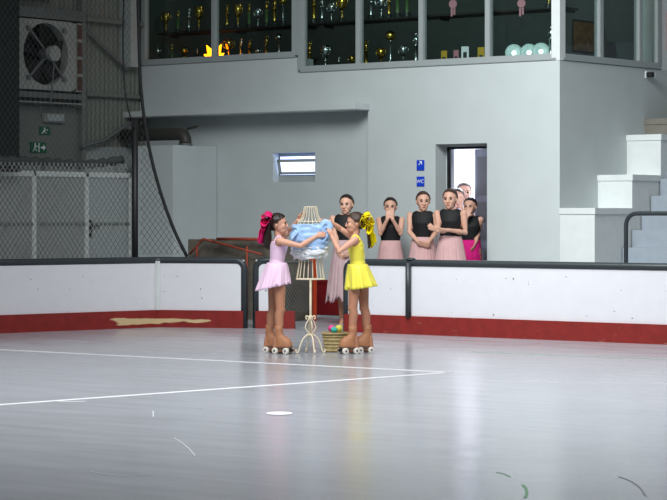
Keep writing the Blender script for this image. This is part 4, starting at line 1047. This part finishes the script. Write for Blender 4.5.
# ------------------------------------------------------------------ girl in yellow
g = Person('girl in a yellow skating dress with a yellow bow, reaching to the wire dress form', 357.5, DK, .004)
F = Vector((-1, -.06, 0)).normalized(); S_ = F.cross(UP); L = g.L     # S_ points away from the viewer
tor = [(L(359, 281), .085, .075), (L(358.5, 274), .108, .085), (L(358, 267), .092, .072), (L(357.5, 261), .082, .064), (L(357, 254), .094, .07), (L(356, 246), .108, .076), (L(355, 240), .112, .06), (L(354.5, 236.5), .06, .045)]
g.torso(tor, S_)
g.head(L(355.4, 223.2), (-1, -.05, -.02), .098, .072, .09)
g.neck(L(354.8, 238), .034)
g.arm(L(355, 240, -.12), L(339.3, 251.5, -.17), L(332.4, 237.5, -.12), (-.35, .05, .95), (-.55, .75, .1), L=.125, r=(.033, .027, .02), curl=.35, thumb=1)
g.arm(L(352.5, 237, .12), L(340, 228.5, .12), L(329.5, 221.5, .03), (-.95, -.1, .2), (-.2, -.5, -.85), L=.125, r=(.033, .027, .02), curl=.25, thumb=-1)
g.leg(L(354.8, 281, -.055), L(352.8, 308, -.07), L(352.6, 331.5, -.08), F, r=(.058, .044, .044, .034), foot=.19)
g.leg(L(362.5, 281, .06), L(364.2, 308, .06), L(367.2, 330.5, .07), F, r=(.058, .044, .044, .034), foot=.19)
g.finish(legs_from=L(0, 277).z)
g.hair('hairbrown', .012, -.6)
bm = bmesh.new()
for k in range(7):
    e = (k - 3) * .011; loft(bm, spline([L(363, 220 + (k % 3), e), L(367, 228, e * 1.2), L(368.5 + (k % 3) * .6, 239, e * 1.2), L(369.5 - (k % 2), 246 + (k % 3) * 1.2, e)], 5), [.011 - .006 * (i > 13) for i in range(16)], n=8)
g.add('ponytail', bm, 'hairbrown')
bm = bmesh.new()
for (e, a, b, c_) in ((-.06, (365, 215), (370, 214), (374, 222)), (-.04, (362, 217), (359.5, 221.5), (363, 228)), (.03, (366, 214), (372, 218), (372, 228)), (.05, (364, 216), (368, 213.5), (371, 219)), (-.08, (366, 219), (372, 226), (369, 232)), (-.085, (365, 217), (369, 216.5), (370.5, 223)), (-.02, (363, 215), (361, 217), (364, 225))):
    ribbon(bm, [L(365, 219.5, e * .4), L(*a, e), L(*b, e * 1.4), L(*c_, e), L(366, 222, e * .4)], .08, (-.2, 1, .35))
ball(bm, L(365.5, 220.5, 0), (.03, .03, .03))
g.add('hair_bow', bm, 'yellowrib')
bm = bmesh.new()
for e, pts in ((-.05, [(366, 221), (370, 230), (373.5, 236), (374.5, 243)]), (.02, [(366, 221), (371, 229), (372, 240), (370.5, 247.5)]), (-.02, [(366, 222), (368.5, 231), (371, 240), (373, 246)])):
    ribbon(bm, [L(x, y, e) for x, y in pts], .07, (-.8, 1, 0))
g.add('ribbon_tail', bm, 'yellowrib')
zc_ = g.co[:, 2]
mask = (g.lab == 'torso') & (zc_ > L(0, 282).z) & (zc_ < L(0, 240.5).z) & (g.D['leg'] > -.02)
# scooped open back
back_ = (g.co[:, 0] > L(358.5, 0).x) & (zc_ > L(0, 252).z) & (np.abs(g.co[:, 1]) < .05)
g.cloth(mask & ~back_, .006, 'bodice', 'yellowdress')
sk_t = L(357.5, 264)
solid(g.add('skirt', skirt_mesh(sk_t, (.1, .09), L(361, 288), (.165, .15), S_, pleats=10, amp=.1, power=1.5, tilt=(0, -.02), seed=8), 'yellowdress'))
solid(g.add('underskirt', skirt_mesh(sk_t - UP * .03, (.095, .085), L(360.5, 286), (.15, .138), S_, pleats=12, amp=.1, power=1.5, tilt=(0, -.02), seed=9), 'yellowdress'))
for sgn in (1, -1):
    bm = bmesh.new(); base = [L(351.5, 246, -.08 * sgn), L(352, 240, -.085 * sgn), L(354.5, 236.8, -.082 * sgn), L(358.5, 238.5, -.085 * sgn), L(361.5, 245, -.08 * sgn), L(362.5, 253, -.06 * sgn)]
    sp_ = spline(base, 6); loft(bm, [v + UP * .012 for v in sp_], [(.026 + .008 * math.sin(i * 1.9), .009) for i in range(len(sp_))], side=(0, 1, .25), n=8)
    g.add('shoulder_frill', bm, 'yellowdress')
FF = (-.87, -.5, 0); skate(g, L(352.6, 331.5, -.08), FF); skate(g, L(367.2, 330.5, .07), FF)

# ------------------------------------------------------------------ onlookers behind the barrier
def dancer(label, px, d, top_py, F, arms, skirt='tulle', hemz=.5, headx=0., headF=None, lean=0., vox=.006, topmat='blacktop', skirt_w=(.17, .25), legs=None, hairm='hair', ragged=.02, pony=False, headdy=0., group='dancers in black tops and pink tulle skirts', waist_py=None, sh_w=1.):
    g = Person(label, px, d, vox, group, 'skinadult'); L = g.L
    Hh = 1.33 + (HY - top_py) * d / F_PX - .012; k = Hh / 1.62
    F = Vector((*F, 0)).normalized(); S_ = F.cross(UP); hF = Vector((*(headF or (F.x, F.y)), 0)).normalized()
    def q(z, f=0., s=0.): return Vector((0, 0, z * k)) + F * f * k + S_ * s * k + Vector((lean * (z - .8), 0, 0))
    secs = [(q(.78), .12, .1), (q(.86), .16, .115), (q(.95), .14, .1), (q(1.03), .115, .085), (q(1.13), .128, .095), (q(1.22), .148, .112), (q(1.30), .155, .085), (q(1.345), .12, .062), (q(1.375), .06, .05)]
    g.torso([(a, b * k, c_ * k) for a, b, c_ in secs], S_)
    g.head(q(1.487) + Vector((headx, 0, headdy)) + hF * .02, (hF.x, hF.y, -.05), .122 * k, .083 * k, .1 * k)
    g.neck(q(1.36), .043 * k)
    for i, (el, wr, hd, pn, cu) in enumerate(arms):
        sgn = 1 if i == 0 else -1            # first arm: the one at the picture's left
        side = S_ if (S_.x < 0) == (sgn == 1) else -S_
        sh = q(1.315) + side * .165 * k * sh_w
        g.arm(sh, el if isinstance(el, Vector) else L(*el), wr if isinstance(wr, Vector) else L(*wr), hd, pn, r=(.038 * k, .032 * k, .023 * k), L=.165 * k, curl=cu, thumb=sgn)
    lg = legs(g, L, q) if legs else None
    if not lg:
        for s in (1, -1): g.leg(q(.8, 0, .085 * s), q(.46, .01, .085 * s), q(.09, -.01, .09 * s), F, r=(.075, .05, .05, .033), foot=.23)
    g.finish(legs_from=.9 * k)
    g.hair(hairm, .01, -.75, .05)
    bm = bmesh.new()
    if pony: loft(bm, spline([g.hp(0, -.85, .2), g.hp(.5, -1.2, -.3), g.hp(.9, -1.0, -1.1), g.hp(.9, -.8, -1.6)], 5), [.03] * 12 + [.022, .018, .014, .008], n=10); g.add('ponytail', bm, hairm)
    else: ball(bm, g.hp(0, -1.1, .35), (.04, .04, .04)); g.add('hair_bun', bm, hairm)
    z_ = g.co[:, 2]
    torso = ((g.lab == 'torso') & (z_ > 1.0 * k) & (z_ < 1.39 * k) & (g.hx[:, 2] < -1.02)) | ((g.lab == 'neck') & (z_ < 1.378 * k) & (g.hx[:, 2] < -1.02))
    g.cloth(torso & (g.D['arm'] > -.012), .008, 'top', topmat)
    zt_ = 1.045 * k
    c_ = q(1.045)
    b_ = q(hemz / k); b_.z = hemz
    for j, (gw, nm) in enumerate(((1, 'tulle_layer'), (.9, 'tulle_layer'), (.78, 'tulle_layer'))):
        solid(g.add('skirt' if j == 0 else nm, skirt_mesh(c_, (.128 * k, .1 * k), b_ + UP * .03 * j, (skirt_w[1] * gw, skirt_w[0] * gw + .04), Vector((1, 0, 0)), n=160, pleats=24 + 3 * j, amp=.06, power=1.3, ragged=ragged, seed=int(px) + j), skirt), .003)
    return g
def hang(L, px, elpy, wrpy): pass
# standing in the gap, left
def legs1(g, L, q):
    g.leg(q(.8, 0, .08), L(341.5, 295, .02), L(341.5, 314, .06), (-.5, -.85, 0), r=(.072, .048, .048, .033), foot=.21, flat=False, toe_down=1.6)
    g.leg(q(.8, 0, -.08), L(347.8, 296, -.02), L(347.5, 319, -.02), (-.3, -.95, 0), r=(.072, .048, .048, .033), foot=.22)
    return True
dancer('dancer in black top and ragged greyish tulle skirt standing in the barrier gap', 345.5, 28.1, 193, (-.3, -1), [
    ((335.5, 236, -.03), (338, 251, -.12), (.5, -.3, -.8), (.4, .5, 0), .3), ((357, 236, 0), (352, 249, -.15), (-.6, -.4, -.6), (-.4, .5, 0), .3)],
    skirt='tullegrey', hemz=.30, headF=(-.35, -1), headx=.02, skirt_w=(.17, .235), legs=legs1, ragged=.06, pony=True, waist_py=246)
# hands to her face
dancer('dancer in a black top pressing both hands to her mouth', 390.5, 29.3, 196, (-.15, -1), [
    ((380.3, 233.5, -.12), (387.2, 219.5, -.2), (.18, .12, 1), (.1, .95, 0), .12), ((400.6, 233.5, -.12), (392.6, 219.5, -.2), (-.18, .12, 1), (-.1, .95, 0), .12)],
    headF=(-.1, -1), skirt_w=(.17, .2), sh_w=.92)
dancer('brown-haired dancer in black top with clasped hands, standing left of the doorway girl', 423.0, 28.9, 189.8, (-.25, -1), [
    ((409.5, 232, -.02), (419, 243, -.16), (.85, -.25, -.2), (.1, .8, .4), .35), ((437, 231.5, -.04), (428.5, 242, -.17), (-.85, -.2, -.15), (-.1, .8, .4), .35)],
    headF=(.08, -1), skirt_w=(.18, .215), hairm='hairbrown')
dancer('dancer with forearm across her waist, right one of the pair beside the doorway', 450.5, 28.5, 187.2, (-.3, -1), [
    ((438.5, 224, -.06), (438, 231, -.2), (-.8, -.2, .4), (.1, .8, .2), .4), ((465.3, 232.5, -.05), (448, 230, -.2), (-.95, -.15, -.05), (-.1, .7, .5), .35)],
    headF=(-.35, -1), skirt_w=(.19, .23), hairm='hairbrown')
# in the doorway
dancer('girl in a black top and bright magenta skirt standing in the doorway', 470.5, 29.7, 196, (-.35, -1), [
    ((463.5, 226, -.08), (466.5, 217.5, -.2), (.35, .15, .9), (.2, .9, 0), .3), ((479, 230, 0), (476, 242, -.1), (-.3, -.4, -.8), (-.6, .2, 0), .3)],
    skirt='magenta', headF=(-.4, -1), skirt_w=(.15, .17), hemz=.5, group='people in the doorway', vox=.007, sh_w=.85)
dancer('girl in a pale top half hidden behind the dancers in the doorway', 457.5, 30.4, 187, (-.3, -1), [
    ((449, 226, .0), (452, 240, -.1), (.3, -.3, -.8), (.5, .2, 0), .3), ((466, 226, -.05), (461.5, 206, -.15), (-.2, 0, 1), (-.2, .9, 0), .4)],
    skirt='pale', topmat='pale', headF=(-.1, -1), skirt_w=(.13, .15), group='people in the doorway', vox=.007, sh_w=.9)
dancer('tallest onlooker looking out at the back of the bright doorway', 464.0, 31.0, 180.8, (-.25, -1), [
    ((455, 224, 0), (456, 240, -.05), (0, -.2, -1), (1, 0, 0), .3), ((473, 224, 0), (472, 240, -.05), (0, -.2, -1), (-1, 0, 0), .3)],
    skirt='pale', topmat='pale', headF=(.1, -1), skirt_w=(.13, .16), group='people in the doorway', vox=.007)

# ================================================================== WIRE DRESS FORM
mp_ = P(310.5, 215, DK)
mn = empty('dress_form', (mp_.x, mp_.y, 0), YAW, 'cream wire dress form on a curled tripod stand between the two girls', 'dress form')
def LM(px, py, dep=0.):
    D = DK + dep; return Vector(((px - CX) * D / F_PX - (310.5 - CX) * DK / F_PX, dep, 1.33 + (HY - py) * D / F_PX))
def zpy(py): return LM(0, py).z
prof = [(279, .135, .10), (268, .118, .09), (258, .104, .082), (250, .108, .085), (240, .128, .098), (231, .135, .095), (225, .128, .085), (221.5, .118, .075), (218.5, .088, .06), (213, .07, .055), (207, .062, .052)]
def ringpt(a, b, z, t): return Vector((a * math.cos(t), b * math.sin(t), z))
NW = 18
def wires(lo, hi, name):
    bm = bmesh.new(); sel = [p for p in prof if hi <= p[0] <= lo]
    for k in range(NW):
        t = 2 * math.pi * k / NW; loft(bm, spline([ringpt(a, b, zpy(py), t) for py, a, b in sel], 4), .0042, n=6)
    link(name, bm, M['wire'], mn, smooth=True, world=False)
wires(279, 231, 'torso_cage'); wires(231, 206, 'neck_cage')
for py, a, b in (prof[0], prof[4], prof[7], prof[10]):
    bm = bmesh.new(); pts = [ringpt(a, b, zpy(py), 2 * math.pi * k / 40) for k in range(41)]; loft(bm, pts, .008 if py == 279 else .005, n=8); link('hoop', bm, M['wire'], mn, smooth=True, world=False)
bm = bmesh.new(); 
for k in range(3):
    t = math.pi * k / 3; loft(bm, [ringpt(.135, .1, zpy(279), t), ringpt(-.135, -.1, zpy(279), t)], .005, n=6)
link('base_spokes', bm, M['wire'], mn, world=False)
link('pole', tube([LM(310.5, 279), LM(310.5, 337)], .011, 12), M['wire'], mn, smooth=True, world=False)
bm = bmesh.new(); ball(bm, LM(310.5, 318), (.022, .022, .03)); ball(bm, LM(310.5, 335), .02); link('collar', bm, M['wire'], mn, smooth=True, world=False)
for k in range(4):
    t = R(18 + 90 * k); dv = Vector((math.cos(t), math.sin(t), 0))
    def rz(r, py): return dv * r + UP * zpy(py)
    bm = bmesh.new(); loft(bm, spline([rz(.008, 334), rz(.035, 335), (rz(.075, 339)), rz(.105, 346), rz(.12, 351.0), rz(.138, 352.6), rz(.148, 350.5), rz(.14, 349.2)], 5), .0078, n=8); link('leg', bm, M['wire'], mn, smooth=True, world=False)
    bm = bmesh.new(); loft(bm, spline([rz(.01, 333.5), rz(.035, 331), rz(.052, 327.5), rz(.04, 323), rz(.018, 319), rz(.03, 316), rz(.046, 316.5), rz(.044, 319), rz(.034, 318.6)], 5), .006, n=8); link('scroll', bm, M['wire'], mn, smooth=True, world=False)
# blue dress being draped over the form
dd = empty('costume', (mp_.x, mp_.y, zpy(257)), YAW, 'light blue satin costume with white frill draped over the wire dress form', 'costume')
def drape(prof_, seed, amp, n=140):
    bm = bmesh.new(); rings = []; rows = len(prof_)
    for j, (py, a, b, cx0) in enumerate(prof_):
        ring = []
        for k in range(n):
            t = 2 * math.pi * k / n; v = Vector((math.cos(t) * 1.6, math.sin(t) * 1.6, j * .5 + seed))
            f = 1 + amp * (noise.noise(v * 1.1) + .35 * noise.noise(Vector((v.x * 2.6, v.y * 2.6, v.z * .9)))) * min(1, j / 2)
            z = zpy(py) + amp * .14 * noise.noise(v * 1.5 + Vector((7, 0, 0)))
            ring.append(bm.verts.new((cx0 + a * f * math.cos(t), b * f * math.sin(t), z - zpy(257))))
        rings.append(ring)
    for r0_, r1_ in zip(rings, rings[1:]):
        for k in range(n): bm.faces.new((r0_[k], r0_[(k + 1) % n], r1_[(k + 1) % n], r1_[k]))
    return bm
def dens(p, m=4):
    out = []
    for a, b in zip(p, p[1:]):
        for j in range(m): out.append(tuple(lerp(u, v, j / m) for u, v in zip(a, b)))
    return out + [p[-1]]
solid(link('bodice', drape(dens([(226, .142, .104, 0), (224.5, .165, .12, 0), (228, .185, .135, .0), (236, .192, .14, -.0), (243, .185, .135, .0), (249, .165, .125, -.0), (251, .15, .118, 0)]), 3, .15), M['satin'], dd, smooth=True, world=False))
solid(link('frill', drape(dens([(243, .15, .12, 0), (248, .178, .13, 0), (253, .178, .132, 0), (258, .15, .122, 0)]), 9, .2), M['ruffle'], dd, smooth=True, world=False))
for e, pts in ((-.09, [(326, 238), (331, 229), (329, 223.5), (324, 222), (320, 228)]), (-.1, [(322, 242), (327, 234), (330, 230), (327, 226)]), (-.11, [(297, 231), (292, 237), (291, 243), (296, 247)])):
    bm = bmesh.new(); ribbon(bm, [LM(x, y, e) - UP * zpy(257) for x, y in pts], .05, (.3, .2, 1), .012)
    link('gathered_fold', bm, M['satin'], dd, smooth=True, world=False)

# ================================================================== BASKET AND POMPOMS
bp = P(336, 215, 22.35); zz = 1.33 + (HY - 332.5) * 22.35 / F_PX
bk = empty('basket', (bp.x, bp.y, 0), YAW, 'small woven straw basket on the rink floor beside the yellow girl\'s skates', 'basket')
bm = bmesh.new(); w0, w1, dpt = .112, .13, .09
def rect(wd, dp_, z): return [(-wd, -dp_, z), (wd, -dp_, z), (wd, dp_, z), (-wd, dp_, z)]
secs = [rect(w0, dpt * .9, .003), rect(w1, dpt, zz), rect(w1 - .012, dpt - .012, zz), rect(w0 - .01, dpt * .9 - .01, .015)]
vv = [[bm.verts.new(p) for p in s] for s in secs]
for a, b in zip(vv, vv[1:]):
    for k in range(4): bm.faces.new((a[k], a[(k + 1) % 4], b[(k + 1) % 4], b[k]))
bm.faces.new(vv[0][::-1]); bm.faces.new(vv[-1])
link('body', bm, M['wicker'], bk, world=False)
bm = bmesh.new(); q = rect(w1 + .002, dpt + .002, zz - .008); loft(bm, [Vector(v) for v in q + [q[0]]], .011, n=8); link('rim', bm, M['wicker'], bk, smooth=True, world=False)
for j in range(5):
    bm = bmesh.new(); f = (j + .5) / 5.6; q = rect(lerp(w0, w1, f) + .001, lerp(dpt * .9, dpt, f) + .001, zz * f); loft(bm, [Vector(v) for v in q + [q[0]]], .0065, n=6); link('weave_band', bm, M['wicker'], bk, smooth=True, world=False)
bx0 = link('filling', bx((-w0, -dpt * .85, .02), (w0, dpt * .85, zz - .03)), M['wicker'], bk, world=False)
def pompom(px, py, r, m, lab, dep):
    D = 22.35 + dep; p = P(px, py, D); bm = bmesh.new(); bmesh.ops.create_icosphere(bm, subdivisions=4, radius=r)
    for v in bm.verts: v.co *= 1 + .12 * noise.noise(v.co * 90)
    bmesh.ops.translate(bm, verts=bm.verts, vec=p); o = link('pompom', bm, M[m], smooth=True); tag(o, lab, 'pompom', 'pompoms in the basket')
pompom(331.5, 328.5, .034, 'ballpink', 'hot pink pompom at the left in the straw basket', .02)
pompom(334, 330, .03, 'ballteal', 'teal pompom in the front middle of the straw basket', -.045)
pompom(339, 328.6, .036, 'ballyellow', 'pale yellow pompom at the right in the straw basket', .01)
pompom(337, 329, .028, 'ballpink', 'smaller pink pompom at the back of the straw basket', .06)
